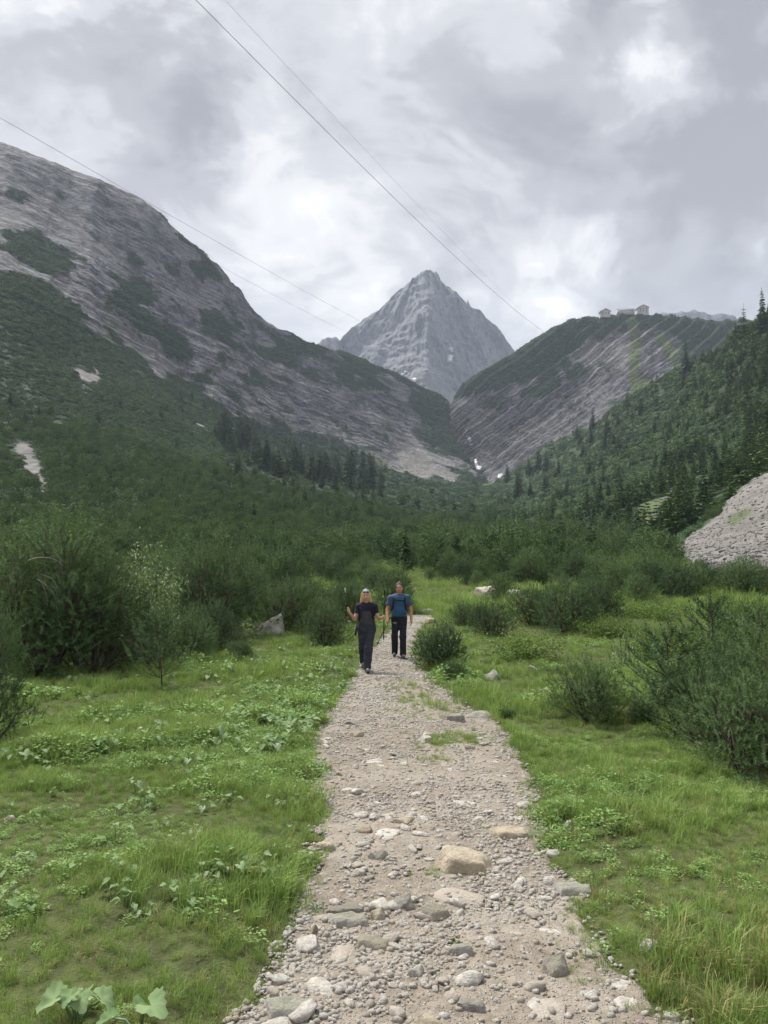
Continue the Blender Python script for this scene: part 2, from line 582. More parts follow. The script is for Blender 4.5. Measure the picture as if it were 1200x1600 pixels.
# bare places among the green
bare = np.zeros_like(veg)
pale = np.zeros_like(veg)
for poly, pv in [
        ([(12, 690), (35, 685), (65, 715), (78, 775), (60, 780), (50, 740), (25, 715)], 0.55),
        ([(195, 565), (212, 568), (235, 590), (238, 602), (218, 592)], 0.6), ([(112, 565), (125, 572), (160, 600), (150, 605), (130, 590), (150, 650), (140, 640)], 0.55),
        ([(140, 572), (150, 566), (160, 598), (150, 604)], 0.9), ([(163, 660), (170, 664), (182, 690), (173, 688)], 0.9), ([(225, 655), (238, 652), (245, 672), (232, 670)], 0.6),
        ([(298, 656), (310, 655), (332, 685), (318, 680)], 0.95), ([(352, 700), (362, 700), (372, 716), (360, 714)], 0.95),
        ([(55, 648), (95, 645), (125, 660), (100, 668), (70, 660)], 0.0), ([(20, 600), (60, 605), (55, 620), (25, 618)], 0.0),
        ([(536, 735), (556, 735), (560, 742), (540, 742)], .7), ([(255, 768), (275, 768), (272, 780), (258, 778)], .8)]:
    ip = inpoly(px + 0.35 * (wx - px), py + 0.35 * (wy - py), poly)
    bare = np.maximum(bare, ip * 1.0)
    pale = np.maximum(pale, ip * pv)
cone = inpoly(wx, wy, [(636, 692), (645, 690), (690, 722), (745, 742), (700, 742), (640, 742), (612, 730)])
bare = np.maximum(bare, cone * sstep(fbm(x * .035, y * .035, z * .035 + 9, 4), -0.45, 0.0))
pale = np.maximum(pale, cone * 0.62)
veg = veg * (1 - bare)
grassy = np.zeros_like(veg)
for poly in [[(150, 480), (175, 500), (195, 540), (175, 535)], [(225, 575), (245, 590), (240, 605), (222, 595)], [(270, 405), (345, 425), (340, 432), (275, 413)],
             [(120, 600), (160, 600), (165, 640), (145, 650), (130, 620)], [(245, 605), (275, 612), (270, 625), (250, 620)], [(640, 668), (672, 660), (680, 672), (650, 680)],
             [(560, 700), (610, 700), (620, 730), (580, 735)], [(90, 650), (150, 660), (140, 680), (100, 675)]]:
    grassy = np.maximum(grassy, inpoly(wx, wy, poly) * 0.55 * (1 - bare))
grassy = np.maximum(grassy, 0.42 * sstep(fbm(x * .012 + 9, y * .012, z * .012, 3), 0.1, 0.5) * rockiness * (1 - sstep(py, 300, 480)))
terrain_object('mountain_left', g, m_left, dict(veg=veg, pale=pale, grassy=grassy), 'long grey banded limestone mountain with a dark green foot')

# ---- the hill that carries the huts
cols = [
    [(690, 665, 1600), (700, 690, 1520), (720, 730, 1420), (740, 760, 1300), (745, 790, 1150)],
    [(706, 630, 1590), (716, 675, 1480), (738, 722, 1385), (760, 757, 1270), (765, 790, 1120)],
    [(722, 606, 1580), (735, 650, 1460), (762, 705, 1370), (785, 752, 1250), (785, 790, 1100)],
    [(750, 586, 1560), (765, 632, 1440), (795, 690, 1350), (815, 742, 1230), (815, 785, 1080)],
    [(790, 561, 1540), (805, 612, 1420), (830, 670, 1330), (845, 722, 1210), (850, 780, 1050)],
    [(850, 523, 1520), (862, 585, 1400), (880, 645, 1310), (890, 695, 1190), (890, 770, 1020)],
    [(885, 507, 1510), (895, 570, 1385), (910, 630, 1290), (920, 675, 1170), (920, 760, 1000)],
    [(935, 500, 1500), (945, 555, 1370), (955, 610, 1275), (965, 650, 1150), (965, 750, 980)],
    [(1000, 496, 1490), (1005, 545, 1350), (1010, 600, 1255), (1015, 640, 1130), (1015, 740, 950)],
    [(1060, 501, 1490), (1062, 545, 1340), (1065, 590, 1240), (1068, 630, 1110), (1068, 730, 930)],
    [(1120, 507, 1500), (1122, 550, 1340), (1124, 590, 1230), (1126, 620, 1100), (1126, 720, 900)],
    [(1250, 505, 1530), (1250, 550, 1350), (1250, 590, 1230), (1250, 620, 1100), (1250, 720, 900)],
    [(1400, 520, 1560), (1400, 560, 1380), (1400, 600, 1250), (1400, 630, 1100), (1400, 720, 900)],
]
ctrl = add_back(np.array([[P(*q) for q in c] for c in cols]), 260, 130)
tu = np.linspace(0, len(cols) - 1, 520)
tv = seq((0, 1, 10), (1, 5, 300))
g = loft(ctrl, tu, tv)
nrm = grid_normals(g)
nrm[nrm[..., 2] < 0] *= -1
x, y, z = g[..., 0], g[..., 1], g[..., 2]
TV = tv[None, :] + 0 * x
crest_f = sstep(np.abs(TV - 1.0), 0.0, 0.35)
h = -x * 0.62 + z * 0.78 + 10 * fbm(x * 0.006, y * 0.006, z * 0.006, 3)
fr = h / 19.0
ledge = fr - np.floor(fr)
ledge = np.where(ledge < 0.7, ledge / 0.7, (1 - ledge) / 0.3) - 0.5
fr2 = h / 5.1 + 0.7
ledge2 = (fr2 - np.floor(fr2)) - 0.5
lmod = 0.3 + 0.7 * sstep(fbm(x * 0.01, y * 0.01, z * 0.01 + 5, 3), -0.5, 0.3)
ribs = fbm(x * 0.010 + z * 0.008, z * 0.003, y * 0.002, 4, ridged=True)
disp = crest_f * (lmod * (9.0 * ledge + 3.2 * ledge2) + 8 * ribs) + (0.3 + 0.7 * crest_f) * 2.2 * fbm(x * .06, y * .06, z * .06, 3)
g = g + nrm * disp[..., None]
px, py = proj(g)
wx = px + 22 * fbm(x * .02, y * .02, z * .02, 4) + 8 * fbm(x * .08, y * .08, z * .08, 3)
wy = py + 22 * fbm(x * .02 + 50, y * .02, z * .02, 4) + 8 * fbm(x * .1 + 50, y * .1, z * .1, 2)
topline = np.interp(wx, [690, 720, 750, 800, 850, 880, 930, 985, 1000, 1060, 1100], [640, 622, 612, 605, 590, 570, 535, 520, 520, 525, 560])
veg = np.zeros_like(px)
patch_ = sstep(topline - wy, -14, 26)
for poly in [[(880, 570), (905, 560), (930, 572), (920, 595), (890, 600)], [(820, 605), (870, 590), (890, 605), (850, 625), (815, 628)], [(760, 625), (800, 615), (812, 632), (780, 640)],
             [(935, 545), (960, 550), (955, 575), (940, 570)], [(1060, 525), (1100, 520), (1130, 600), (1090, 610), (1066, 575)]]:
    patch_ = np.maximum(patch_, inpoly(wx, wy, poly) * 0.9)
rag = fbm(x * .030, y * .030, z * .022, 5, 0.62)
veg = sstep(blur(patch_, 5) + 0.85 * rag, 0.48, 0.66)
spots = fbm(x * .03, y * .03, z * .04, 4)
veg = np.maximum(veg, sstep(spots + 0.35 * (ledge - 0.2), 0.24, 0.46) * 0.75)
grassy = np.zeros_like(veg)
qx = px + 5 * fbm(x * .03, y * .03, z * .03, 3)
for poly in [[(976, 496), (1000, 496), (1003, 540), (1000, 575), (1010, 620), (985, 620), (983, 570), (982, 520)],
             [(1018, 515), (1040, 520), (1062, 550), (1064, 600), (1050, 615), (1052, 580), (1038, 550), (1022, 530)],
             [(985, 598), (1060, 588), (1055, 612), (985, 615)], [(930, 498), (960, 496), (960, 506), (930, 507)]]:
    ip = inpoly(qx, py, poly)
    grassy = np.maximum(grassy, ip * 0.85)
    veg = veg * (1 - ip * 0.9)
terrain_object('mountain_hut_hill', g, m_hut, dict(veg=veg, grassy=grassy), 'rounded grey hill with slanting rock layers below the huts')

# ---- the pyramid peak
sil = [(430, 640), (470, 610), (505, 575), (533, 547), (545, 535), (556, 522), (575, 505), (600, 487), (613, 475), (625, 462), (638, 452), (650, 440), (660, 436), (668, 431), (676, 434), (684, 441),
       (692, 452), (700, 458), (712, 468), (720, 477), (726, 482), (729, 478), (733, 487), (745, 495), (753, 503), (760, 512), (772, 522), (780, 533), (793, 556), (815, 588), (850, 640)]
cols = []
for (sx, sy) in sil:
    k = (sx - 668) / 180.0
    rib = max(0.0, 1 - abs(k + 0.1) * 1.2)
    top_d = 3400 + 160 * abs(k)
    hgt = 700 - sy
    cols.append([(sx, sy, top_d), (sx + k * 6, sy + 0.22 * hgt, top_d - 150 - 120 * rib), (sx + k * 10, sy + 0.48 * hgt, top_d - 330 - 180 * rib),
                 (sx + k * 15, sy + 0.72 * hgt, top_d - 520 - 120 * rib), (sx + k * 20, 700, top_d - 800)])
ctrl = add_back(np.array([[P(*q) for q in c] for c in cols]), 500, 420)
tu = np.linspace(0, len(cols) - 1, 420)
tv = seq((0, 1, 10), (1, 5, 300))
g = loft(ctrl, tu, tv)
nrm = grid_normals(g)
nrm[nrm[..., 2] < 0] *= -1
x, y, z = g[..., 0], g[..., 1], g[..., 2]
TV = tv[None, :] + 0 * x
crest_f = sstep(np.abs(TV - 1.0), 0.0, 0.30)
cx = float(P(668, 431, 3400)[0])
ang = (x - cx) / np.maximum(1450 - z, 80)          # gullies fan out below the summit
rib1 = fbm(ang * 6.5, z * 0.0016, 0 * x + 2, 4, ridged=True)
rib2 = fbm(x * 0.022 + z * 0.005, z * 0.004, y * 0.003, 4, ridged=True)
hs = x * 0.5 + z * 0.7 + 40 * fbm(x * .004, y * .004, z * .004, 3)
fr = hs / 34.0
led = np.abs((fr - np.floor(fr)) - 0.5) * 2 - 0.5
steep = 1 - 0.6 * sstep(TV, 3.4, 4.4)
disp = steep * (crest_f * (40 * rib1 + 16 * rib2 + 70 * fbm(x * 0.006, y * 0.004, z * 0.006, 3) + 22 * fbm(x * 0.015, y * 0.01, z * 0.018, 4, ridged=True)) + (0.15 + 0.85 * crest_f) * (8 * led + 12 * fbm(x * .03, y * .03, z * .03, 4)))
g = g + np.array([0.0, -1.0, 0.0]) * (1.15 * disp)[..., None]
px, py = proj(g)
pale = 0.55 * sstep(py + 14 * fbm(x * .01, y * .01, z * .006, 4), 572, 610) * sstep(fbm(x * .012, y * .006, z * .006, 4), -0.35, 0.2)
terrain_object('mountain_peak', g, m_peak, dict(pale=pale), 'pointed pale blue grey rock pyramid closing the valley')
PEAK_GRID, PEAK_PX = g, (px, py)


def far_ridge(name, sil, d, label):
    cols = [[(sx, sy, d), (sx, sy + 25, d - 90), (sx, sy + 70, d - 220)] for sx, sy in sil]
    ctrl = add_back(np.array([[P(*q) for q in c] for c in cols]), 300, 200)
    g = loft(ctrl, np.linspace(0, len(sil) - 1, 120), seq((0, 1, 6), (1, 3, 40)))
    nrm = grid_normals(g)
    nrm[nrm[..., 2] < 0] *= -1
    x, y, z = g[..., 0], g[..., 1], g[..., 2]
    g = g + nrm * (14 * fbm(x * 0.02, z * 0.006, y * 0.004, 4, ridged=True) + 6 * fbm(x * .04, y * .04, z * .04, 3))[..., None]
    terrain_object(name, g, m_peak, {}, label)


far_ridge('mountain_small_horn', [(470, 575), (490, 547), (500, 540), (515, 533), (526, 531), (530, 536), (534, 552), (545, 580)], 3300, 'small notched grey horn beside the pointed peak')
far_ridge('mountain_far_ridge', [(1000, 520), (1030, 497), (1045, 495), (1062, 492), (1080, 490), (1098, 492), (1110, 496), (1128, 494), (1142, 498), (1155, 512), (1180, 530)], 3500, 'faint pale ridge seen past the huts')

# ---- right slope with the forest
cols = [
    [(720, 760, 1210), (720, 782, 800), (720, 812, 450), (722, 846, 240), (724, 872, 130), (726, 890, 80)],
    [(790, 748, 1160), (790, 774, 790), (790, 806, 445), (790, 842, 230), (790, 871, 125), (790, 890, 78)],
    [(845, 715, 1090), (845, 752, 740), (845, 795, 420), (845, 836, 220), (845, 869, 120), (845, 890, 76)],
    [(900, 680, 1000), (900, 730, 700), (900, 785, 400), (900, 830, 210), (900, 868, 116), (900, 891, 74)],
    [(950, 650, 920), (950, 705, 650), (950, 770, 375), (950, 824, 200), (950, 867, 112), (950, 892, 72)],
    [(1000, 620, 850), (1000, 682, 600), (1000, 757, 350), (1000, 816, 185), (1000, 866, 108), (1000, 893, 70)],
    [(1045, 600, 780), (1045, 660, 560), (1045, 744, 330), (1045, 806, 172), (1045, 864, 102), (1045, 894, 68)],
    [(1080, 580, 720), (1080, 645, 520), (1080, 732, 310), (1080, 796, 160), (1080, 860, 96), (1080, 894, 66)],
    [(1140, 548, 620), (1140, 622, 460), (1140, 715, 280), (1140, 780, 145), (1140, 852, 88), (1140, 895, 63)],
    [(1200, 512, 530), (1200, 600, 400), (1200, 700, 250), (1200, 752, 135), (1200, 842, 80), (1200, 896, 60)],
    [(1300, 450, 470), (1300, 560, 370), (1300, 680, 230), (1300, 735, 125), (1300, 835, 74), (1300, 897, 57)],
    [(1500, 330, 440), (1500, 470, 340), (1500, 620, 210), (1500, 720, 115), (1500, 830, 66), (1500, 900, 54)],
    [(1800, 200, 420), (1800, 370, 320), (1800, 560, 190), (1800, 690, 105), (1800, 825, 60), (1800, 905, 50)],
]
ctrl = add_back(np.array([[P(*q) for q in c] for c in cols]), 160, 70)
tu = np.linspace(0, len(cols) - 1, 360)
tv = seq((0, 1, 6), (1, 7, 250))
g = loft(ctrl, tu, tv)
nrm = grid_normals(g)
nrm[nrm[..., 2] < 0] *= -1
x, y, z = g[..., 0], g[..., 1], g[..., 2]
dk = np.clip(y / 500.0, 0.03, 1.2)
px, py = proj(g)
scree_poly = [(1260, 700), (1200, 732), (1150, 768), (1095, 808), (1055, 842), (1075, 872), (1130, 885), (1260, 890)]
q = 13 * fbm(x * .07, y * .07, z * .07, 5, 0.6)
scree = inpoly(px + q, py + q, scree_poly) * 1.0
disp = (1 - 0.85 * scree) * dk * (16 * fbm(x * 0.010, z * 0.006, y * 0.006, 4) + 5 * fbm(x * .04, y * .04, z * .04, 3)) + scree * (1.5 * fbm(x * .12, z * .04, y * .04, 4) + 0.5 * fbm(x * .5, z * .5, y * .5, 3))
g = g + nrm * disp[..., None]
px, py = proj(g)
wx, wy = px + q, py + 6 * fbm(x * .05 + 40, y * .05, z * .05, 4)
pale = scree * 0.30
grassy = np.zeros_like(pale)
for poly in [[(990, 790), (1020, 775), (1060, 760), (1062, 780), (1030, 800), (995, 815)], [(1035, 752), (1062, 728), (1070, 735), (1045, 762)], [(965, 815), (1030, 805), (1050, 830), (990, 845)],
             [(1100, 705), (1135, 720), (1128, 730), (1100, 720)], [(880, 850), (960, 835), (1000, 860), (900, 880)]]:
    ip = inpoly(wx, wy, poly)
    grassy = np.maximum(grassy, 0.62 * ip)
rubble = inpoly(wx, wy, [(1020, 800), (1060, 770), (1062, 790), (1035, 815)]) | inpoly(wx, wy, [(1045, 750), (1070, 728), (1072, 738), (1050, 760)])
veg = (1 - scree) * (1 - 0.8 * (grassy > 0.5))
moss = inpoly(wx, wy, [(1130, 800), (1175, 785), (1200, 800), (1160, 828), (1120, 838)]) & (fbm(x * .2, y * .2, z * .2, 3) > -0.1)
grassy = np.maximum(grassy, moss * 0.6)
m_slope = rock_material('right_slope_ground', (0.17, 0.164, 0.157), (0.08, 0.077, 0.073), (0.3, 0.1, 0.9), 0.4, (0.020, 0.038, 0.018), (0.042, 0.068, 0.028), bands=None, fs=6.0, bump_d=0.35)
terrain_object('hillside_right', g, m_slope, dict(veg=veg, pale=pale, grassy=grassy), 'steep green valley side with a grey scree tongue')
bpy.data.objects['hillside_right']['category'] = 'hillside'

# ------------------------------------------------------------------ valley floor, path
_zy = [-80, -20, 0, 3, 8, 15.75, 18.6, 28, 40, 60, 100, 140, 250, 500, 900, 1300]
_zz = [1.0, 0.45, 0.0, -0.06, -0.28, -0.56, -0.59, -0.62, -0.45, 0.15, 1.6, 3.2, 9.0, 30.0, 80.0, 140.0]
pl = [(330, 1680), (375, 1600), (440, 1480), (480, 1400), (494, 1330), (498, 1250), (491, 1190), (492, 1150), (512, 1110), (540, 1080), (556, 1050), (572, 1025), (596, 998), (612, 985), (625, 975), (636, 966)]
pr = [(1130, 1680), (1060, 1600), (1000, 1530), (930, 1440), (880, 1370), (846, 1280), (822, 1200), (800, 1150), (775, 1128), (740, 1110), (700, 1082), (672, 1060), (652, 1035), (646, 1010), (650, 990), (656, 980), (668, 968), (676, 962)]


def base_z(x, y):
    return np.interp(y, _zy, _zz) + 0 * np.asarray(x, float)


def to_ground(px, py, zf):
    a, fy, fz = pix_ray(px, py)
    d = np.geomspace(1.2, 600, 6000)
    zr = EYE + fz / fy * d
    zg = zf(a / fy * d, d)
    hit = np.argmax(zr < zg)
    dd = d[hit]
    return float(a / fy * dd), float(dd), float(zf(a / fy * dd, dd))


_L = sorted([to_ground(a, b, base_z)[:2] for a, b in pl], key=lambda q: q[1])
_Rr = sorted([to_ground(a, b, base_z)[:2] for a, b in pr], key=lambda q: q[1])
Ly, Lx = np.array([q[1] for q in _L]), np.array([q[0] for q in _L])
Ry, Rx = np.array([q[1] for q in _Rr]), np.array([q[0] for q in _Rr])
Ly = np.concatenate([[-30, 0.5], Ly, [45, 60]]); Lx = np.concatenate([[-2.4, -1.15], Lx, [1.6, 0.5]])
Ry = np.concatenate([[-30, 0.5], Ry, [45, 60]]); Rx = np.concatenate([[1.2, 1.35], Rx, [2.5, 1.3]])


def path_in(x, y):
    """>0 inside the path (metres from the nearer edge)"""
    x = np.asarray(x, float); y = np.asarray(y, float)
    wob = 0.22 * fbm(x * 2.2, y * 2.2, None, 4, 0.65) + 0.08 * vnoise(x * 7, y * 7)
    l = np.interp(y, Ly, Lx); r = np.interp(y, Ry, Rx)
    k = np.clip(y / 20.0, 0.6, 1.0)
    return np.minimum(x - l, r - x) + wob * k - 6 * sstep(y, 33, 35.5)


def ground_z(x, y):
    x = np.asarray(x, float); y = np.asarray(y, float)
    z = base_z(x, y)
    p = path_in(x, y)
    meadow = sstep(-p, -0.05, 0.5)
    near = np.clip(1.0 - (y - 60) / 60, 0.25, 1)
    z = z + meadow * (0.05 + 0.08 * fbm(x * 0.9, y * 0.9, None, 3) + 0.12 * fbm(x * 0.25 + 7, y * 0.25, None, 3)) 
    z = z + (1 - meadow) * (0.035 * fbm(x * 1.3 + 3, y * 1.3, None, 3) + 0.012 * fbm(x * 6, y * 6, None, 3))
    z = z + 0.5 * sstep(y, 30, 70) * fbm(x * 0.07, y * 0.07, None, 3) 
    side = np.maximum(np.abs(x) - (9 + 0.18 * np.maximum(y, 0)), 0)
    z = z + 0.02 * side + 0.0015 * np.minimum(side, 60) ** 2 * near * 0.6
    return z


def G(px, py):
    return to_ground(px, py, ground_z)


ys = np.concatenate([np.linspace(-70, 1.0, 60, endpoint=False), np.linspace(1.0, 12, 200, endpoint=False), np.geomspace(12, 1300, 280)])
sx_ = np.linspace(-1, 1, 300)
sx_ = np.sign(sx_) * (0.35 * np.abs(sx_) + 0.65 * np.abs(sx_) ** 3)
half = 9 + 1.35 * np.maximum(ys, 6) * 1.0
XX = sx_[None, :] * half[:, None]
YY = ys[:, None] + 0 * XX
ZZ = ground_z(XX, YY)
m_ground, n = new_mat('meadow_soil')
geo = n.n('ShaderNodeNewGeometry'); pos = geo.outputs['Position']
a_ = n.noise(pos, 0.7, 5, 0.6); b_ = n.noise(pos, 6.0, 5, 0.65); c_ = n.noise(pos, 45.0, 3, 0.6)
col = n.mix(n.maprange(b_, 0.35, 0.65), (0.055, 0.062, 0.026), (0.085, 0.105, 0.036))
col = n.mix(n.maprange(a_, 0.5, 0.7, 0, 0.5), col, (0.095, 0.110, 0.042))
col = n.mix(n.maprange(b_, 0.62, 0.76), col, (0.095, 0.068, 0.045))
out(n, principled(n, col, 0.95, 0.1, n.bump(n.math('ADD', b_, n.math('MULTIPLY', c_, 0.4)), 0.9, 0.06)))
gme = mesh_np('ground', np.stack([XX, YY, ZZ], -1).reshape(-1, 3), grid_faces(len(ys), 300)[:, ::-1], smooth=True)
tag(add('ground', gme, m_ground), 'green alpine meadow and valley floor', 'ground', kind='structure')

# path sheet a little above the soil, its ragged edge sinking into it
py_ = np.concatenate([np.linspace(-20, 1.5, 40, endpoint=False), np.linspace(1.5, 12, 360, endpoint=False), np.linspace(12, 36, 240)])
s_ = np.linspace(-0.22, 1.22, 120)
l_, r_ = np.interp(py_, Ly, Lx), np.interp(py_, Ry, Rx)
PX = l_[:, None] + (r_ - l_)[:, None] * s_[None, :]
PY = py_[:, None] + 0 * PX
inn = path_in(PX, PY)
PZ = ground_z(PX, PY) + 0.006 + 0.010 * fbm(PX * 9, PY * 9, None, 3) * sstep(inn, 0, .2) - 0.10 * (1 - sstep(inn, -0.10, 0.04))
m_path, n = new_mat('path_earth')
geo = n.n('ShaderNodeNewGeometry'); pos = geo.outputs['Position']
a_ = n.noise(pos, 1.3, 4, 0.6); b_ = n.noise(pos, 14.0, 5, 0.65)
vor = n.n('ShaderNodeTexVoronoi', {'Vector': pos, 'Scale': 55.0})
vor2 = n.n('ShaderNodeTexVoronoi', {'Vector': pos, 'Scale': 130.0})
col = n.mix(n.maprange(b_, 0.3, 0.7), (0.135, 0.109, 0.082), (0.265, 0.225, 0.178))
col = n.mix(n.maprange(a_, 0.42, 0.62, 0.1, 0.7), col, (0.30, 0.265, 0.22))
grit = n.math('MULTIPLY', n.maprange(vor.outputs['Distance'], 0.45, 0.2), n.maprange(n.n('ShaderNodeSeparateColor', {0: vor.outputs['Color']}).outputs[0], 0.35, 0.6))
col = n.mix(n.math('MULTIPLY', grit, 0.8), col, n.mix(n.n('ShaderNodeSeparateColor', {0: vor.outputs['Color']}).outputs[1], (0.27, 0.25, 0.225), (0.52, 0.49, 0.45)))
grit2 = n.math('MULTIPLY', n.maprange(vor2.outputs['Distance'], 0.5, 0.2), n.maprange(n.n('ShaderNodeSeparateColor', {0: vor2.outputs['Color']}).outputs[0], 0.45, 0.65))
col = n.mix(n.math('MULTIPLY', grit2, 0.6), col, (0.42, 0.395, 0.36))
hgt = n.math('ADD', n.math('MULTIPLY', grit, 0.8), n.math('ADD', b_, n.math('MULTIPLY', grit2, 0.35)))
out(n, principled(n, col, 0.92, 0.15, n.bump(hgt, 0.9, 0.02)))
pme = mesh_np('path', np.stack([PX, PY, PZ], -1).reshape(-1, 3), grid_faces(len(py_), 120)[:, ::-1], smooth=True)
tag(add('path', pme, m_path), 'stony brown gravel footpath leading up the valley', 'path', kind='structure')

# ------------------------------------------------------------------ foliage materials
def leaf_mat(name, c1, c2, c3=None, trans=0.25, rough=0.6, nscale=0.6, spec=0.25, tone_k=0.5):
    m, n = new_mat(name)
    geo = n.n('ShaderNodeNewGeometry')
    oi = n.n('ShaderNodeObjectInfo')
    nz = n.noise(geo.outputs['Position'], nscale, 3, 0.6)
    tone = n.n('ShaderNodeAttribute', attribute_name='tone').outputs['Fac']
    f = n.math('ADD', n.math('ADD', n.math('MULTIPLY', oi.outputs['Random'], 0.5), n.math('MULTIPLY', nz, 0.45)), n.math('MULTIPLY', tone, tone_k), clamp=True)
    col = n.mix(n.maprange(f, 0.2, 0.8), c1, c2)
    if c3:
        isl = geo.outputs['Random Per Island']
        col = n.mix(n.maprange(isl, 0.72, 1.0, 0, 0.85), col, c3)
    p = principled(n, col, min(1.0, rough + 0.2), spec * 0.4)
    if trans:
        tr = n.n('ShaderNodeBsdfTranslucent')
        n.set(tr, 0, n.mix(0.5, col, (0.16, 0.22, 0.03)))
        ms = n.n('ShaderNodeMixShader', {0: trans})
        n.set(ms, 1, p)
        n.set(ms, 2, tr.outputs[0])
        p = ms.outputs[0]
    out(n, p)
    return m


m_grass = leaf_mat('grass_blades', (0.140, 0.240, 0.060), (0.285, 0.405, 0.110), (0.42, 0.45, 0.19), 0.30, 0.55, 0.8)
m_grass2 = leaf_mat('dry_grass_blades', (0.20, 0.21, 0.07), (0.34, 0.30, 0.13), (0.42, 0.36, 0.20), 0.25, 0.6, 0.8)
m_herb = leaf_mat('herb_leaves', (0.100, 0.195, 0.055), (0.215, 0.345, 0.105), (0.31, 0.41, 0.15), 0.25, 0.5, 1.2)
m_butter = leaf_mat('butterbur_leaves', (0.150, 0.235, 0.100), (0.250, 0.345, 0.165), (0.42, 0.50, 0.36), 0.25, 0.5, 2.0)
m_needle = leaf_mat('pine_needles', (0.028, 0.066, 0.034), (0.110, 0.178, 0.066), (0.155, 0.22, 0.085), 0.12, 0.5, 1.3, 0.3)
m_needle_f = leaf_mat('far_pine_needles', (0.023, 0.053, 0.030), (0.082, 0.130, 0.052), (0.105, 0.155, 0.06), 0.1, 0.6, 0.06, 0.2)
m_needle_m = leaf_mat('mid_pine_needles', (0.030, 0.068, 0.038), (0.110, 0.170, 0.068), (0.135, 0.195, 0.075), 0.1, 0.6, 0.06, 0.2)
m_spruce = leaf_mat('spruce_needles', (0.032, 0.066, 0.038), (0.074, 0.122, 0.054), (0.095, 0.145, 0.06), 0.1, 0.6, 0.05, 0.2)
m_larch = leaf_mat('larch_needles', (0.055, 0.095, 0.036), (0.095, 0.145, 0.052), (0.12, 0.165, 0.06), 0.2, 0.6, 0.05, 0.2)
m_willow = leaf_mat('willow_leaves', (0.140, 0.210, 0.080), (0.230, 0.310, 0.130), (0.55, 0.60, 0.48), 0.3, 0.45, 2.0, 0.4)
m_shrubleaf = leaf_mat('low_shrub_leaves', (0.085, 0.150, 0.036), (0.150, 0.235, 0.060), (0.20, 0.25, 0.08), 0.25, 0.6, 0.8)
m_bark = simple_mat('pine_bark', (0.085, 0.068, 0.055), 0.95, 0.1, 0.3, 12, 0.5)
m_dead = simple_mat('bleached_wood', (0.30, 0.27, 0.24), 0.9, 0.1, 0.2, 12, 0.3)

rng = np.random.default_rng(7)


class Soup:
    """collects triangles"""
    def __init__(self):
        self.v, self.f, self.k, self.t = [], [], 0, []

    def tri(self, V, tone=0.0):                       # V (n,3,3)
        V = np.asarray(V, float).reshape(-1, 3)
        n = len(V)
        self.v.append(V)
        self.f.append(np.arange(n).reshape(-1, 3) + self.k)
        self.k += n
        self.t.append(np.full(n, tone))

    def mesh(self, V, F):
        V = np.asarray(V, float).reshape(-1, 3); F = np.asarray(F)
        if F.shape[1] == 4:
            F = np.concatenate([F[:, [0, 1, 2]], F[:, [0, 2, 3]]])
        self.v.append(V); self.f.append(F + self.k); self.k += len(V)

    def tube(self, pts, radii, sides=5):
        pts = np.asarray(pts, float); n = len(pts)
        d = np.gradient(pts, axis=0)
        d /= np.maximum(np.linalg.norm(d, axis=1, keepdims=True), 1e-9)
        ref = np.where(np.abs(d[:, 2:3]) > 0.9, np.array([[1., 0, 0]]), np.array([[0, 0, 1.]]))
        u = np.cross(d, ref); u /= np.maximum(np.linalg.norm(u, axis=1, keepdims=True), 1e-9)
        v = np.cross(d, u)
        a = np.linspace(0, 2 * np.pi, sides, endpoint=False)
        r = np.broadcast_to(np.asarray(radii, float), (n,))
        ring = pts[:, None] + r[:, None, None] * (np.cos(a)[None, :, None] * u[:, None] + np.sin(a)[None, :, None] * v[:, None])
        F = []
        for i in range(n - 1):
            for j in range(sides):
                j2 = (j + 1) % sides
                F.append((i * sides + j, i * sides + j2, (i + 1) * sides + j2, (i + 1) * sides + j))
        V = ring.reshape(-1, 3)
        b = len(V)
        V = np.concatenate([V, pts[:1], pts[-1:]])
        F = np.array(F)
        caps = [(b, (j + 1) % sides, j, j) for j in range(sides)] + [(b + 1, (n - 1) * sides + j, (n - 1) * sides + (j + 1) % sides, (n - 1) * sides + (j + 1) % sides) for j in range(sides)]
        F3 = np.concatenate([F[:, [0, 1, 2]], F[:, [0, 2, 3]], np.array(caps)[:, :3]])
        self.v.append(V); self.f.append(F3 + self.k); self.k += len(V)

    def build(self, name, smooth=False):
        me = mesh_np(name, np.concatenate(self.v), np.concatenate(self.f), smooth)
        if len(self.t) == len(self.v):
            fattr(me, 'tone', np.concatenate(self.t))
        return me


def unit(v):
    return v / np.maximum(np.linalg.norm(v, axis=-1, keepdims=True), 1e-9)


def brush(soup, base, direc, length, n, nl, nw, rg, spread=0.85, tone=0.0):
    """a bottle brush shoot: n needles as slim triangles round an axis"""
    d = unit(np.asarray(direc, float))
    t = rg.random(n) ** 0.8
    p = base + d * (t * length)[:, None]
    rnd = unit(rg.normal(size=(n, 3)))
    side = unit(rnd - (rnd @ d)[:, None] * d)
    nd = unit(side * spread + d * rg.uniform(0.35, 0.9, n)[:, None])
    wv = unit(np.cross(nd, d + rg.normal(size=(n, 3)) * 0.3))
    L = nl * rg.uniform(0.7, 1.2, n)[:, None]
    soup.tri(np.stack([p - wv * nw / 2, p + wv * nw / 2, p + nd * L], 1), tone + rg.uniform(-0.35, 0.35))


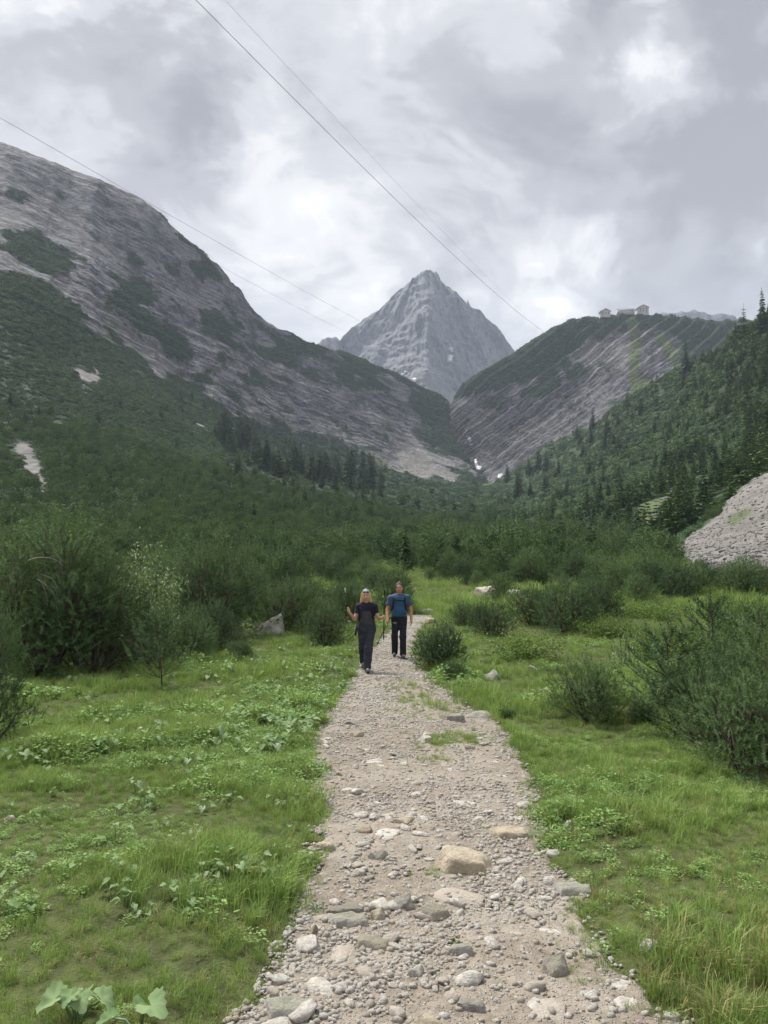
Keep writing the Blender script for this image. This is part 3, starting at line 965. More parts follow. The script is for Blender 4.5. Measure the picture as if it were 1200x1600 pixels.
def pine_proto(seed, height, radius, nlobe, nshoot, needles, nl=0.07, nw=0.011, slen=0.22):
    """dwarf mountain pine: an uneven heap of lobes, its skin all short upturned bottle brush shoots"""
    rg = np.random.default_rng(seed)
    wood, leaf = Soup(), Soup()
    nskirt = max(4, nlobe // 2)
    for k in range(nlobe + nskirt):
        ph = 2.4 * k + rg.uniform(-.5, .5)
        rr = radius * 0.68 * math.sqrt((min(k, nlobe) + 0.3) / nlobe) * rg.uniform(0.75, 1.15)
        lr = radius * rg.uniform(0.30, 0.50)
        top = height * (1 - 0.42 * (rr / radius) ** 1.5) * rg.uniform(0.72, 1.0)
        if k >= nlobe:                # low side growth that hides the stem feet
            top *= rg.uniform(0.35, 0.55)
            rr = radius * rg.uniform(0.55, 0.85)
        lz = top * rg.uniform(0.46, 0.56)
        c = np.array([math.cos(ph) * rr, math.sin(ph) * rr, lz])
        t = np.linspace(0, 1, 7)[:, None]
        side = np.array([-math.sin(ph), math.cos(ph), 0]) * rg.uniform(-.25, .25) * radius
        st = np.array([c[0] * 0.12, c[1] * 0.12, -0.06])
        tip = c + np.array([0, 0, (top - lz) * 0.75])
        pts = st + (tip - st) * np.concatenate([t ** 0.8, t ** 0.8, t ** 1.35], 1) + side * np.sin(t * math.pi)
        wood.tube(pts, np.linspace(0.013 * height + 0.008, 0.006, 7), 5)
        n = int(nshoot * (lr / (radius * 0.4)) * (top / height) * 1.25)
        d = unit(rg.normal(size=(n, 3)) + np.array([math.cos(ph) * .35, math.sin(ph) * .35, 0.25]))
        r = lr * (0.45 + 0.6 * rg.random(n) ** 0.6) * (1 + 0.30 * fbm(d[:, 0] * 1.7 + seed + k, d[:, 1] * 1.7, d[:, 2] * 1.7, 2))
        elong = (top - lz) / lr
        bp = c + d * r[:, None] * np.array([1, 1, max(0.8, elong)])
        bp[:, 2] = np.maximum(bp[:, 2], 0.05 + 0.1 * rg.random(n))
        for q in range(n):
            dirn = np.array([d[q, 0] * 0.85, d[q, 1] * 0.85, 0.50 + 0.45 * d[q, 2]]) + rg.normal(size=3) * 0.26
            L = slen * rg.uniform(0.6, 1.3)
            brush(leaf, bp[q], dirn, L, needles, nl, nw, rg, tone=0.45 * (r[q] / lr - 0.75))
            if q % 6 == 0:
                j = rg.integers(2, 6)
                wood.tube(np.array([pts[j], (pts[j] + bp[q]) / 2 - [0, 0, 0.03], bp[q]]), [0.006, 0.005, 0.003], 3)
        for q in range(3):            # leaders that stand out of the heap
            b0 = tip + rg.normal(size=3) * lr * np.array([.4, .4, .15])
            brush(leaf, b0, np.array([0, 0, 1.0]) + rg.normal(size=3) * .15, slen * rg.uniform(1.3, 2.0), int(needles * 1.6), nl, nw, rg, tone=0.35)
    return wood.build('stems'), leaf.build('needles')


def sapling_pine(seed, height, whorls, needles, nl=0.075, nw=0.009):
    """a young upright pine: one leader with whorls of upturned branches"""
    rg = np.random.default_rng(seed)
    wood, leaf = Soup(), Soup()
    t = np.linspace(0, 1, 8)
    pts = np.stack([0.04 * np.sin(t * 4 + seed), 0.04 * np.cos(t * 3 + seed), height * t - 0.04], 1)
    wood.tube(pts, np.linspace(0.022, 0.006, 8), 6)
    brush(leaf, np.array([pts[-1][0], pts[-1][1], height * 0.9]), (0, 0, 1), height * 0.17, needles * 2, nl, nw, rg, 0.7)
    for k in range(whorls):
        f = 0.12 + 0.8 * k / whorls
        zc = height * f
        L = height * (0.42 * (1 - f) + 0.07)
        for b in range(5):
            az = 2 * np.pi * (b + rg.uniform(-.3, .3)) / 5 + k
            s = np.linspace(0, 1, 5)[:, None]
            bp = np.array([0, 0, zc]) + np.array([np.cos(az), np.sin(az), 0.28]) * L * s + np.array([0, 0, 1]) * L * 0.45 * s ** 2
            wood.tube(bp, np.linspace(0.008, 0.004, 5), 3)
            for q in range(7):
                u = 0.12 + 0.88 * (q + 1) / 7
                j = min(int(u * 4), 3); ff = u * 4 - j
                sp = bp[j] * (1 - ff) + bp[j + 1] * ff
                brush(leaf, sp, np.array([np.cos(az) * 0.6, np.sin(az) * 0.6, 0.9]) + rg.normal(size=3) * 0.25, L * 0.32 + 0.06, needles, nl, nw, rg)
    return wood.build('stems'), leaf.build('needles')


def leafy_shrub(seed, height, radius, nstem, nleaf, ls, upright=0.5, stem_r=0.012):
    """broad-leaved bush: thin stems, oval leaves of two triangles"""
    rg = np.random.default_rng(seed)
    wood, leaf = Soup(), Soup()
    for k in range(nstem):
        ph = rg.uniform(0, 2 * np.pi)
        reach = radius * rg.random() ** 0.6
        h = height * rg.uniform(0.6, 1.0) * (1 - 0.4 * (reach / radius) ** 2)
        t = np.linspace(0, 1, 7)
        pts = np.stack([np.cos(ph) * reach * t ** 0.9, np.sin(ph) * reach * t ** 0.9, h * t ** (1 + upright * .4) - .03], 1)
        pts[1:, :2] += rg.normal(size=(6, 2)) * 0.02 * height
        wood.tube(pts, np.linspace(stem_r, 0.003, 7), 4)
        n = nleaf
        tt = rg.uniform(0.22, 1.0, n)
        i = np.minimum((tt * 6).astype(int), 5); f = (tt * 6 - i)[:, None]
        c = pts[i] * (1 - f) + pts[i + 1] * f + rg.normal(size=(n, 3)) * radius * 0.17 * np.array([1, 1, 0.7])
        d = unit(rg.normal(size=(n, 3)) + np.array([0, 0, 0.3]))
        s = unit(np.cross(d, rg.normal(size=(n, 3))))
        L = ls * rg.uniform(0.7, 1.3, n)[:, None]
        a, b_, e, g_ = c, c + d * L * .5 + s * L * .3, c + d * L, c + d * L * .5 - s * L * .3
        V = np.stack([a, b_, e, g_], 1).reshape(-1, 3)
        F = np.arange(n * 4).reshape(-1, 4)
        leaf.mesh(V, F)
    return wood.build('stems'), leaf.build('leaves')


def dome_shrub(seed, ntri, size=0.16, up=0.8):
    """far shrub, unit size: small faces through the volume of an uneven dome"""
    rg = np.random.default_rng(seed)
    s = Soup()
    d = unit(rg.normal(size=(ntri, 3)))
    d[:, 2] = np.abs(d[:, 2])
    lump = 1 + 0.35 * fbm(d[:, 0] * 2 + seed, d[:, 1] * 2, d[:, 2] * 2, 2)
    r = rg.uniform(0.55, 1.0, ntri) ** 0.5 * lump
    c = d * r[:, None] * np.array([1, 1, up])
    nd = unit(d + rg.normal(size=(ntri, 3)) * 0.55 + np.array([0, 0, .5]))
    t1 = unit(np.cross(nd, rg.normal(size=(ntri, 3)))); t2 = np.cross(nd, t1)
    k = size * rg.uniform(0.6, 1.4, ntri)[:, None]
    s.tri(np.stack([c - t1 * k, c + t1 * k, c + t2 * k * 1.7], 1))
    s.t = [np.repeat(0.5 * fbm(d[:, 0] * 2.5 + seed, d[:, 1] * 2.5, d[:, 2] * 2.5, 2), 3)]
    return s.build('far_shrub')


def conifer(seed, layers, boughs, slim=0.20, drop=0.25, tuft=3, gaps=0.0):
    """unit-height conifer: drooping boughs in layers, every bough a fan of slim faces"""
    rg = np.random.default_rng(seed)
    wood, leaf = Soup(), Soup()
    wood.tube(np.array([[0, 0, -0.03], [0.003, 0, 0.35], [0, 0.003, 0.98]]), [0.014, 0.010, 0.002], 5)
    for k in range(layers):
        f = (k + rg.uniform(-.3, .3)) / layers
        zc = 0.08 + 0.90 * f
        if rg.random() < gaps:
            continue
        rad = slim * (1 - f) ** 0.85 * rg.uniform(0.75, 1.15) + 0.012
        nb = max(4, int(boughs * (1 - 0.5 * f)))
        for b in range(nb):
            az = 2 * np.pi * (b + rg.random()) / nb
            o = np.array([np.cos(az), np.sin(az), 0.0])
            sd_ = np.array([-np.sin(az), np.cos(az), 0.0])
            L = rad * rg.uniform(0.7, 1.2)
            base = np.array([0, 0, zc])
            tip = base + o * L - np.array([0, 0, L * drop * rg.uniform(0.4, 1.3)])
            for q in range(tuft):
                u0, u1 = q / tuft * 0.85, (q + 1) / tuft
                p0 = base + (tip - base) * u0
                p1 = base + (tip - base) * min(1.0, u1 + 0.12) + np.array([0, 0, rg.uniform(-.3, .15) * L])
                wd = L * rg.uniform(0.20, 0.34) * (1 - 0.45 * u0)
                tw = np.array([0, 0, rg.uniform(-.5, .5)])
                leaf.tri([[p0 + (sd_ + tw) * wd, p0 - (sd_ + tw) * wd, p1]])
                leaf.tri([[p0 + sd_ * wd * .3, p1, p0 + np.array([0, 0, -wd * 1.3]) + o * L * .2]])
    return wood.build('trunk'), leaf.build('crown')


def grass_tuft(seed, n, rad, hgt, bw, bend=0.6, herb=0.0):
    rg = np.random.default_rng(seed)
    s = Soup()
    ph = rg.uniform(0, 2 * np.pi, n); rr = rad * rg.random(n) ** 0.6
    base = np.stack([np.cos(ph) * rr, np.sin(ph) * rr, np.full(n, -0.01)], 1)
    az = ph + rg.normal(size=n) * 0.9
    o = np.stack([np.cos(az), np.sin(az), 0 * az], 1)
    sd_ = np.stack([-np.sin(az), np.cos(az), 0 * az], 1)
    L = hgt * rg.uniform(0.45, 1.15, n)[:, None]
    bd = bend * rg.uniform(0.2, 1.2, n)[:, None]
    w_ = bw * rg.uniform(0.7, 1.3, n)[:, None]
    up = np.array([0, 0, 1.0])
    m1 = base + up * L * 0.55 + o * L * 0.18 * bd
    m2 = base + up * L * (0.95 - 0.25 * bd) + o * L * 0.75 * bd
    V = np.stack([base - sd_ * w_ / 2, base + sd_ * w_ / 2, m1 + sd_ * w_ * .4, m1 - sd_ * w_ * .4, m2], 1).reshape(-1, 3)
    i0 = np.arange(n)[:, None] * 5
    F = np.concatenate([i0 + np.array([0, 1, 2]), i0 + np.array([0, 2, 3]), i0 + np.array([3, 2, 4])])
    s.v.append(V); s.f.append(F); s.k += len(V)
    return s.build('grass_tuft')


def herb_tuft(seed, n, rad, hgt, ls):
    """low leafy ground cover: little oval leaves on unseen stalks"""
    rg = np.random.default_rng(seed)
    s = Soup()
    ph = rg.uniform(0, 2 * np.pi, n); rr = rad * rg.random(n) ** 0.55
    c = np.stack([np.cos(ph) * rr, np.sin(ph) * rr, hgt * rg.random(n) ** 0.7 * (1.05 - (rr / rad) ** 2 * .7)], 1)
    az = rg.uniform(0, 2 * np.pi, n)
    d = np.stack([np.cos(az), np.sin(az), rg.uniform(-.25, .45, n)], 1)
    sd_ = np.stack([-np.sin(az), np.cos(az), rg.uniform(-.3, .3, n)], 1)
    L = ls * rg.uniform(0.6, 1.3, n)[:, None]
    V = np.stack([c, c + d * L * .45 + sd_ * L * .33, c + d * L, c + d * L * .45 - sd_ * L * .33], 1).reshape(-1, 3)
    s.mesh(V, np.arange(n * 4).reshape(-1, 4))
    return s.build('herb_tuft')


def scatter(name, pts, rotz, scale, idx, protos, mat, label, cat, tilt=None):
    """one uncountable mass: prototypes instanced on points by geometry nodes"""
    pts = np.asarray(pts, float); n = len(pts)
    me = bpy.data.meshes.new(name)
    me.vertices.add(n)
    me.vertices.foreach_set('co', np.ascontiguousarray(pts, np.float32).ravel())
    rot = np.zeros((n, 3), np.float32); rot[:, 2] = rotz
    if tilt is not None:
        rot[:, 0] = tilt[:, 0]; rot[:, 1] = tilt[:, 1]
    at = me.attributes.new('rot', 'FLOAT_VECTOR', 'POINT'); at.data.foreach_set('vector', rot.ravel())
    sc = np.asarray(scale, np.float32)
    sc3 = np.repeat(sc[:, None], 3, 1) if sc.ndim == 1 else sc
    at = me.attributes.new('scl', 'FLOAT_VECTOR', 'POINT'); at.data.foreach_set('vector', np.ascontiguousarray(sc3, np.float32).ravel())
    at = me.attributes.new('pick', 'INT', 'POINT'); at.data.foreach_set('value', np.asarray(idx, np.int32))
    col = bpy.data.collections.new(name + '_kinds')
    for i, pm in enumerate(protos):
        if not pm.materials:
            pm.materials.append(mat)
        po = bpy.data.objects.new('%s_kind_%02d' % (name, i), pm)
        col.objects.link(po)
    ob = bpy.data.objects.new(name, me)
    C.objects.link(ob)
    ng = bpy.data.node_groups.new(name + '_scatter', 'GeometryNodeTree')
    ng.interface.new_socket('Geometry', in_out='INPUT', socket_type='NodeSocketGeometry')
    ng.interface.new_socket('Geometry', in_out='OUTPUT', socket_type='NodeSocketGeometry')
    N = ng.nodes; Lk = ng.links
    gi, go = N.new('NodeGroupInput'), N.new('NodeGroupOutput')
    m2p = N.new('GeometryNodeMeshToPoints')
    ci = N.new('GeometryNodeCollectionInfo'); ci.inputs['Collection'].default_value = col
    ci.inputs['Separate Children'].default_value = True; ci.inputs['Reset Children'].default_value = True
    iop = N.new('GeometryNodeInstanceOnPoints')
    def na(nm, ty):
        a = N.new('GeometryNodeInputNamedAttribute'); a.data_type = ty; a.inputs[0].default_value = nm
        return [s for s in a.outputs if s.enabled][0]
    Lk.new(gi.outputs[0], m2p.inputs[0]); Lk.new(m2p.outputs[0], iop.inputs['Points'])
    Lk.new(ci.outputs[0], iop.inputs['Instance']); iop.inputs['Pick Instance'].default_value = True
    Lk.new(na('pick', 'INT'), iop.inputs['Instance Index'])
    e2r = N.new('FunctionNodeEulerToRotation')
    Lk.new(na('rot', 'FLOAT_VECTOR'), e2r.inputs[0]); Lk.new(e2r.outputs[0], iop.inputs['Rotation'])
    Lk.new(na('scl', 'FLOAT_VECTOR'), iop.inputs['Scale'])
    Lk.new(iop.outputs[0], go.inputs[0])
    md = ob.modifiers.new('scatter', 'NODES'); md.node_group = ng
    tag(ob, label, cat, kind='stuff')
    return ob


def grid_points(name, n, vmin, vmax, rg, u0=0.0, u1=1.0):
    """random points on a terrain object, even over the picture rather than over the map"""
    g = VIEW[name]['grid']; mk = VIEW[name]['masks']
    nu, nv = g.shape[:2]
    u = rg.uniform(u0 * (nu - 1), u1 * (nu - 1) - 0.001, n)
    v = rg.uniform(vmin * (nv - 1), vmax * (nv - 1) - 0.001, n)
    i, j = u.astype(int), v.astype(int)
    fu, fv = (u - i)[:, None], (v - j)[:, None]
    p = (g[i, j] * (1 - fu) + g[i + 1, j] * fu) * (1 - fv) + (g[i, j + 1] * (1 - fu) + g[i + 1, j + 1] * fu) * fv
    at = {k: a[i, j] for k, a in mk.items()}
    return p, at


# ------------------------------------------------------------------ distant growth (masses)
far_kinds = [dome_shrub(s, 240, 0.10, 0.8) for s in range(5)]
far_plain = [k_.copy() for k_ in far_kinds]
rg = np.random.default_rng(11)
p, at = grid_points('mountain_left', 52000, 0.03, 0.97, rg)
keep = (at['veg'] > 0.25 + 0.6 * rg.random(len(p))) & (p[:, 1] > 130)
qx, qy = proj(p)
keep &= (qx > -160) & (qx < 800)
keep &= rg.random(len(p)) < np.where(at['grassy'] > 0.3, 0.25, 1.0)
p = p[keep][:25000]
p2, at = grid_points('mountain_left', 44000, 0.40, 0.97, rg, 0.08, 0.5)
qx, qy = proj(p2)
p2 = p2[(at['veg'] > 0.25 + 0.6 * rg.random(len(p2))) & (p2[:, 1] > 130) & (qx > -120)][:24000]
p = np.concatenate([p, p2])
sc = rg.uniform(1.3, 3.4, len(p)) * np.clip(p[:, 1] / 600, 0.55, 1.15)
scatter('dwarf_pine_cover', p - np.array([0, 0, 0.3]), rg.uniform(0, 6.28, len(p)), sc, rg.integers(0, 5, len(p)), far_kinds, m_needle_f,
        'dark green dwarf pine thicket covering the left mountain flank', 'thicket')
p, at = grid_points('mountain_hut_hill', 16000, 0.03, 0.95, rg)
qx, qy = proj(p)
p = p[(at['veg'] > 0.25 + 0.6 * rg.random(len(p))) & (qx < 1250) & ~((qx > 922) & (qx < 1022) & (qy < 506))][:6500]
scatter('hill_shrub_cover', p - np.array([0, 0, 0.4]), rg.uniform(0, 6.28, len(p)), rg.uniform(1.4, 3.2, len(p)), rg.integers(0, 5, len(p)), far_kinds, m_needle_f,
        'low dark shrubs covering the crown of the hut hill', 'thicket')
p, at = grid_points('hillside_right', 48000, 0.03, 0.93, rg)
qx, qy = proj(p)
keep = (at['veg'] > 0.5) & (qx < 1330) & (qx > 690)
p = p[keep][:22000]
sc = rg.uniform(1.2, 3.0, len(p)) * np.clip(p[:, 1] / 380, 0.45, 1.5)
scatter('right_slope_thicket', p - np.array([0, 0, 0.3]), rg.uniform(0, 6.28, len(p)), sc, rg.integers(0, 5, len(p)), [k_.copy() for k_ in far_plain], m_needle_m,
        'dense green scrub covering the right valley side', 'thicket')
# larches and spruces that merge into one wood
con = [conifer(20 + i, 16, 9, 0.19, 0.30, 2) for i in range(3)] + [conifer(30 + i, 13, 8, 0.21, 0.1, 2, 0.12) for i in range(2)]
con_sp, con_la = [c[1] for c in con[:3]], [c[1] for c in con[3:]]
p, at = grid_points('hillside_right', 9000, 0.03, 0.80, rg)
qx, qy = proj(p)
dens_ = 0.30 + 0.5 * sstep(fbm(p[:, 0] * .02, p[:, 1] * .02, None, 3), -.1, .4) + 0.8 * sstep(qx, 1040, 1160) * (1 - sstep(qy, 600, 680))
keep = (at['veg'] > 0.5) & (qx < 1330) & (qx > 760) & (rg.random(len(p)) < dens_ * 0.55) & (p[:, 1] > 150)
p = p[keep]
hts = rg.uniform(5, 11, len(p)) * (1 + 0.3 * sstep(proj(p)[0], 1080, 1180))
isl = rg.random(len(p)) < 0.6
scl = np.stack([hts * 1.1, hts * 1.1, hts], 1)
for nm, sel, kinds, mt, lab in (('spruce_wood', ~isl, con_sp, m_spruce, 'dark spruce wood scattered over the right valley side'),
                                ('larch_wood', isl, con_la, m_larch, 'lighter green larches mixed into the right hillside wood')):
    q_ = p[sel]
    scatter(nm, q_, rg.uniform(0, 6.28, len(q_)), scl[sel], rg.integers(0, len(kinds), len(q_)), kinds, mt, lab, 'wood')

# ---- pines of the valley floor that close up into one belt
mid_kinds = []
for s in range(4):
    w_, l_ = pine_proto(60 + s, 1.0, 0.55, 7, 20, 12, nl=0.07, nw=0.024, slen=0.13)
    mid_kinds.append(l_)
n_ = 4200
yy = np.exp(rg.uniform(np.log(62), np.log(950), n_))
xx = rg.uniform(-0.62, 0.62, n_) * yy + rg.uniform(-5, 5, n_)
zz_ = ground_z(xx, yy)
pp = np.stack([xx, yy, zz_], 1)
qx, qy = proj(pp)
clear = fbm(xx * 0.035 + 3, yy * 0.02, None, 3)
keep = (clear < np.where(yy < 260, 0.16, 0.34)) & ~((qx > 1040) & (yy < 130)) & ~((qx > 860) & (qx < 1000) & (yy < 105) & (yy > 60))
pp = pp[keep]
h_ = (1.4 + 4.4 * rg.random(len(pp)) ** 1.6) * np.clip(pp[:, 1] / 160, 0.8, 1.5)
scatter('pine_belt', pp, rg.uniform(0, 6.28, len(pp)), np.stack([h_ * .85, h_ * .85, h_], 1), rg.integers(0, 4, len(pp)), mid_kinds, m_needle_m,
        'dense belt of dwarf pines across the valley floor', 'thicket')
# conifers standing about the valley floor and round the grove
n_ = 900
yy = np.exp(rg.uniform(np.log(110), np.log(1000), n_))
xx = rg.uniform(-0.30, 0.42, n_) * yy
pp = np.stack([xx, yy, ground_z(xx, yy)], 1)
q_, at = grid_points('mountain_left', 9000, 0.35, 0.9, rg)
qx, qy = proj(q_)
q_ = q_[(at['veg'] > 0.5) & (qx > -60) & (qx < 760) & (qy > 620) & (rg.random(len(q_)) < np.where(qx < 330, 0.05, np.where(qx < 600, 0.34, 0.12)))]
pp = np.concatenate([pp[fbm(pp[:, 0] * .02, pp[:, 1] * .012, None, 3) > -0.05], q_])
h_ = (4 + 9 * rg.random(len(pp)) ** 1.5) * np.clip(pp[:, 1] / 420, 0.45, 1.25)
sel = rg.random(len(pp)) < 0.5
for nm, s_, kinds, mt, lab in (('valley_spruces', ~sel, [m.copy() for m in con_sp], m_spruce, 'spruces rising out of the pine belt on the valley floor'),
                               ('valley_larches', sel, [m.copy() for m in con_la], m_larch, 'lighter larches rising out of the pine belt on the valley floor')):
    a_ = pp[s_]
    scatter(nm, a_, rg.uniform(0, 6.28, len(a_)), np.stack([h_[s_] * 1.2, h_[s_] * 1.2, h_[s_]], 1), rg.integers(0, len(kinds), len(a_)), kinds, mt, lab, 'wood')
p, at = grid_points('mountain_left', 16000, 0.55, 0.97, rg)
qx, qy = proj(p)
keep = (at['veg'] > 0.5) & (p[:, 1] < 420) & (p[:, 1] > 80) & (qx > -150) & (qx < 800)
p = p[keep][:3500]
h_ = rg.uniform(1.6, 3.8, len(p)) * np.clip(p[:, 1] / 200, 0.8, 1.3)
scatter('pine_slope_belt', p, rg.uniform(0, 6.28, len(p)), np.stack([h_ * .9, h_ * .9, h_], 1), rg.integers(0, 4, len(p)), mid_kinds, m_needle_f,
        'dwarf pines climbing the foot of the left slope', 'thicket')
p, at = grid_points('hillside_right', 12000, 0.5, 0.97, rg)
qx, qy = proj(p)
keep = (at['veg'] > 0.5) & (p[:, 1] < 330) & (p[:, 1] > 60) & (qx < 1330) & ~((qx > 1030) & (qy > 820))
p = p[keep][:2200]
h_ = rg.uniform(1.4, 3.4, len(p)) * np.clip(p[:, 1] / 160, 0.8, 1.3)
scatter('pine_foot_belt', p, rg.uniform(0, 6.28, len(p)), np.stack([h_ * .9, h_ * .9, h_], 1), rg.integers(0, 4, len(p)), mid_kinds, m_needle_f,
        'dwarf pines along the foot of the right slope', 'thicket')

# ------------------------------------------------------------------ huts, cables, snow, falls
m_wall = simple_mat('hut_plaster', (0.42, 0.405, 0.395), 0.85, 0.2, 0.05, 0.5)
m_hutwood = simple_mat('hut_timber', (0.16, 0.10, 0.065), 0.85, 0.2, 0.15, 1.0)
m_roof = simple_mat('hut_roof_sheet', (0.12, 0.115, 0.12), 0.6, 0.4, 0.1, 0.6)
m_pane = simple_mat('hut_glass', (0.03, 0.035, 0.045), 0.15, 0.5, 0.05)


def box_mesh(name, sx, sy, sz, z0=0.0, cx=0.0, cy=0.0):
    v = np.array([(a * sx / 2 + cx, b * sy / 2 + cy, z0 + c * sz) for c in (0, 1) for b in (-1, 1) for a in (-1, 1)])
    f = np.array([(0, 2, 3, 1), (4, 5, 7, 6), (0, 1, 5, 4), (2, 6, 7, 3), (0, 4, 6, 2), (1, 3, 7, 5)])
    return mesh_np(name, v, f)


def hut(name, px, py, d, wx_, dy, hw, hr, label, nwin, rows, flat=False):
    """gabled mountain hut, its gable towards the valley"""
    g_ = VIEW['mountain_hut_hill']['grid']; qx, qy = proj(g_)
    col_ = np.abs(qx - px) < 3
    i_ = np.argmin(np.where(col_, qy, 9e9)); b = g_.reshape(-1, 3)[i_] + np.array([0, -2.0, 0.3 + py])
    o = empty(name, (b[0], b[1], b[2]))
    tag(o, label, 'hut', 'alpine huts on the hill crest')
    if flat:
        add('wall', box_mesh('wall', wx_, dy, hw + 6, -6), m_wall, o)
        add('roof', box_mesh('roof', wx_ + .8, dy + .8, 0.35, hw + 0.003), m_roof, o)
    else:
        v = np.array([(-wx_/2, -dy/2, -6), (wx_/2, -dy/2, -6), (wx_/2, -dy/2, hw), (0, -dy/2, hw + hr), (-wx_/2, -dy/2, hw),
                      (-wx_/2, dy/2, -6), (wx_/2, dy/2, -6), (wx_/2, dy/2, hw), (0, dy/2, hw + hr), (-wx_/2, dy/2, hw)])
        tris = [(0, 1, 2), (0, 2, 4), (4, 2, 3), (5, 7, 6), (5, 9, 7), (9, 8, 7), (0, 4, 9), (0, 9, 5), (1, 6, 7), (1, 7, 2)]
        add('wall', mesh_np('wall', v, np.array(tris)), m_wall, o)
        th, ov, oy = 0.5, 1.0, 1.2
        k = hr / (wx_ / 2)
        for s in (-1, 1):
            e = s * (wx_ / 2 + ov)
            ze = hw - ov * k
            rv = []
            for yy_ in (-dy/2 - oy, dy/2 + oy):
                rv += [(0, yy_, hw + hr + 0.02), (e, yy_, ze + 0.02), (e, yy_, ze + th), (0, yy_, hw + hr + th)]
            rf = np.array([(0, 1, 2, 3), (7, 6, 5, 4), (0, 4, 5, 1), (1, 5, 6, 2), (2, 6, 7, 3), (3, 7, 4, 0)])
            add('roof', mesh_np('roof', np.array(rv), rf), m_roof, o)
    for r_ in range(rows):
        for k in range(nwin):
            x0 = (k + 0.5) / nwin * wx_ * 0.86 - wx_ * 0.43
            z0 = hw * (0.12 + 0.88 * r_ / max(rows, 1)) + 0.25
            fr = add('window', box_mesh('window', 1.9, 0.16, 1.9, z0, x0, -dy / 2 - 0.08), m_hutwood, o)
            add('pane', box_mesh('pane', 1.5, 0.06, 1.5, z0 + .2, x0, -dy / 2 - 0.20), m_pane, fr)
    return o


hut('alpine_hut', 942, -2.5, 1493, 18, 14, 6.0, 5.0, 'small gabled stone hut standing alone at the hill crest', 3, 1)
hut('alpine_hut', 977, -2.0, 1486, 32, 9, 5.0, 1.0, 'long low flat annex joined to the tall gabled hut', 6, 1, flat=True)
hut('alpine_hut', 1002, -2.5, 1484, 20, 18, 9.0, 5.0, 'tall gabled hut at the end of the long annex', 3, 2)

m_cable = simple_mat('steel_cable', (0.09, 0.09, 0.10), 0.5, 0.4, 0.05)


def cable(a, b, sag, rad, label, r2=None):
    A, B = P(*a), P(*b)
    t = np.linspace(0, 1, 60)[:, None]
    pts = A + (B - A) * t
    pts[:, 2] -= sag * (4 * t * (1 - t))[:, 0]
    s = Soup()
    s.tube(pts, np.linspace(rad, r2 or rad, 60), 5)
    o = add('ropeway_cable', s.build('ropeway_cable'), m_cable)
    tag(o, label, 'cable', 'ropeway cables across the sky')


cable((178, -130, 240), (858, 524, 1500), 12, 0.115, 'darkest thin cable running from the top edge down to the hut hill', 0.20)
cable((230, -130, 260), (850, 520, 1505), 5, 0.05, 'faint cable just above the dark one, fading towards the hut hill', 0.045)
cable((-160, 92, 420), (590, 515, 3300), 6, 0.13, 'thin cable rising from the left edge above the ridge of the long mountain', 0.30)
cable((300, 392, 1330), (560, 528, 3200), 4, 0.22, 'short faint cable leaving the shoulder of the long mountain', 0.22)

m_snow = simple_mat('old_snow', (0.45, 0.46, 0.48), 0.7, 0.3, 0.03, 0.1)
m_fall = simple_mat('white_water', (0.50, 0.52, 0.54), 0.4, 0.4, 0.06, 0.4)


def surface_patch(name, tname, poly, off, mat, label, cat, thick=2.0, kind=None, group=None, jit=1.5):
    """a thick skin lying on a terrain surface, bounded by an outline"""
    g = VIEW[tname]['grid']
    px, py = proj(g)
    j_ = jit * fbm(g[..., 0] * .05, g[..., 1] * .05, g[..., 2] * .05, 2)
    ins = inpoly(px + j_, py + j_, poly)
    ok = ins[:-1, :-1] & ins[1:, :-1] & ins[1:, 1:] & ins[:-1, 1:]
    nrm = grid_normals(g)
    nrm[nrm[..., 2] < 0] *= -1
    ii, jj = np.nonzero(ok)
    if not len(ii):
        print('empty patch', name, poly); return
    ids = {}
    V, F = [], []
    def vid(i, j, top):
        k = (i, j, top)
        if k not in ids:
            ids[k] = len(V)
            V.append(g[i, j] + nrm[i, j] * (off if top else -0.5))
        return ids[k]
    for i, j in zip(ii, jj):
        q = [(i, j), (i + 1, j), (i + 1, j + 1), (i, j + 1)]
        F.append([vid(a, b, True) for a, b in q])
        for e in range(4):
            (a, b), (c, d) = q[e], q[(e + 1) % 4]
            ni, nj = {0: (i, j - 1), 1: (i + 1, j), 2: (i, j + 1), 3: (i - 1, j)}[e]
            if not (0 <= ni < ok.shape[0] and 0 <= nj < ok.shape[1] and ok[ni, nj]):
                F.append([vid(c, d, True), vid(a, b, True), vid(a, b, False), vid(c, d, False)])
    o = add(name, mesh_np(name, np.array(V), np.array(F)), mat)
    tag(o, label, cat, group, kind)


sg = 'snow patches left on the peak'
surface_patch('snow_patch', 'mountain_peak', [(626, 586), (634, 580), (641, 583), (638, 589), (628, 590)], 4, m_snow, 'small snow patch low on the left of the pointed peak', 'snow', group=sg)
surface_patch('snow_patch', 'mountain_peak', [(642, 592), (650, 591), (656, 595), (650, 598)], 4, m_snow, 'tiny snow patch beside the larger left one on the peak', 'snow', group=sg)
surface_patch('snow_patch', 'mountain_peak', [(700, 545), (706, 544), (707, 553), (706, 566), (698, 566), (700, 553)], 12, m_snow, 'narrow upright snow streak in the gully of the peak', 'snow', group=sg)
fg = 'cascades of the gorge stream'
fo = 3.0
surface_patch('waterfall', 'mountain_hut_hill', [(728, 680), (733, 681), (738, 688), (741, 699), (736, 701), (733, 690)], fo, m_fall, 'white upper cascade high in the rock gorge', 'waterfall', group=fg, jit=.5)
surface_patch('waterfall', 'mountain_hut_hill', [(742, 719), (746, 719), (748, 728), (754, 731), (752, 737), (744, 735)], fo, m_fall, 'white middle cascade at the mouth of the rock gorge', 'waterfall', group=fg, jit=.5)
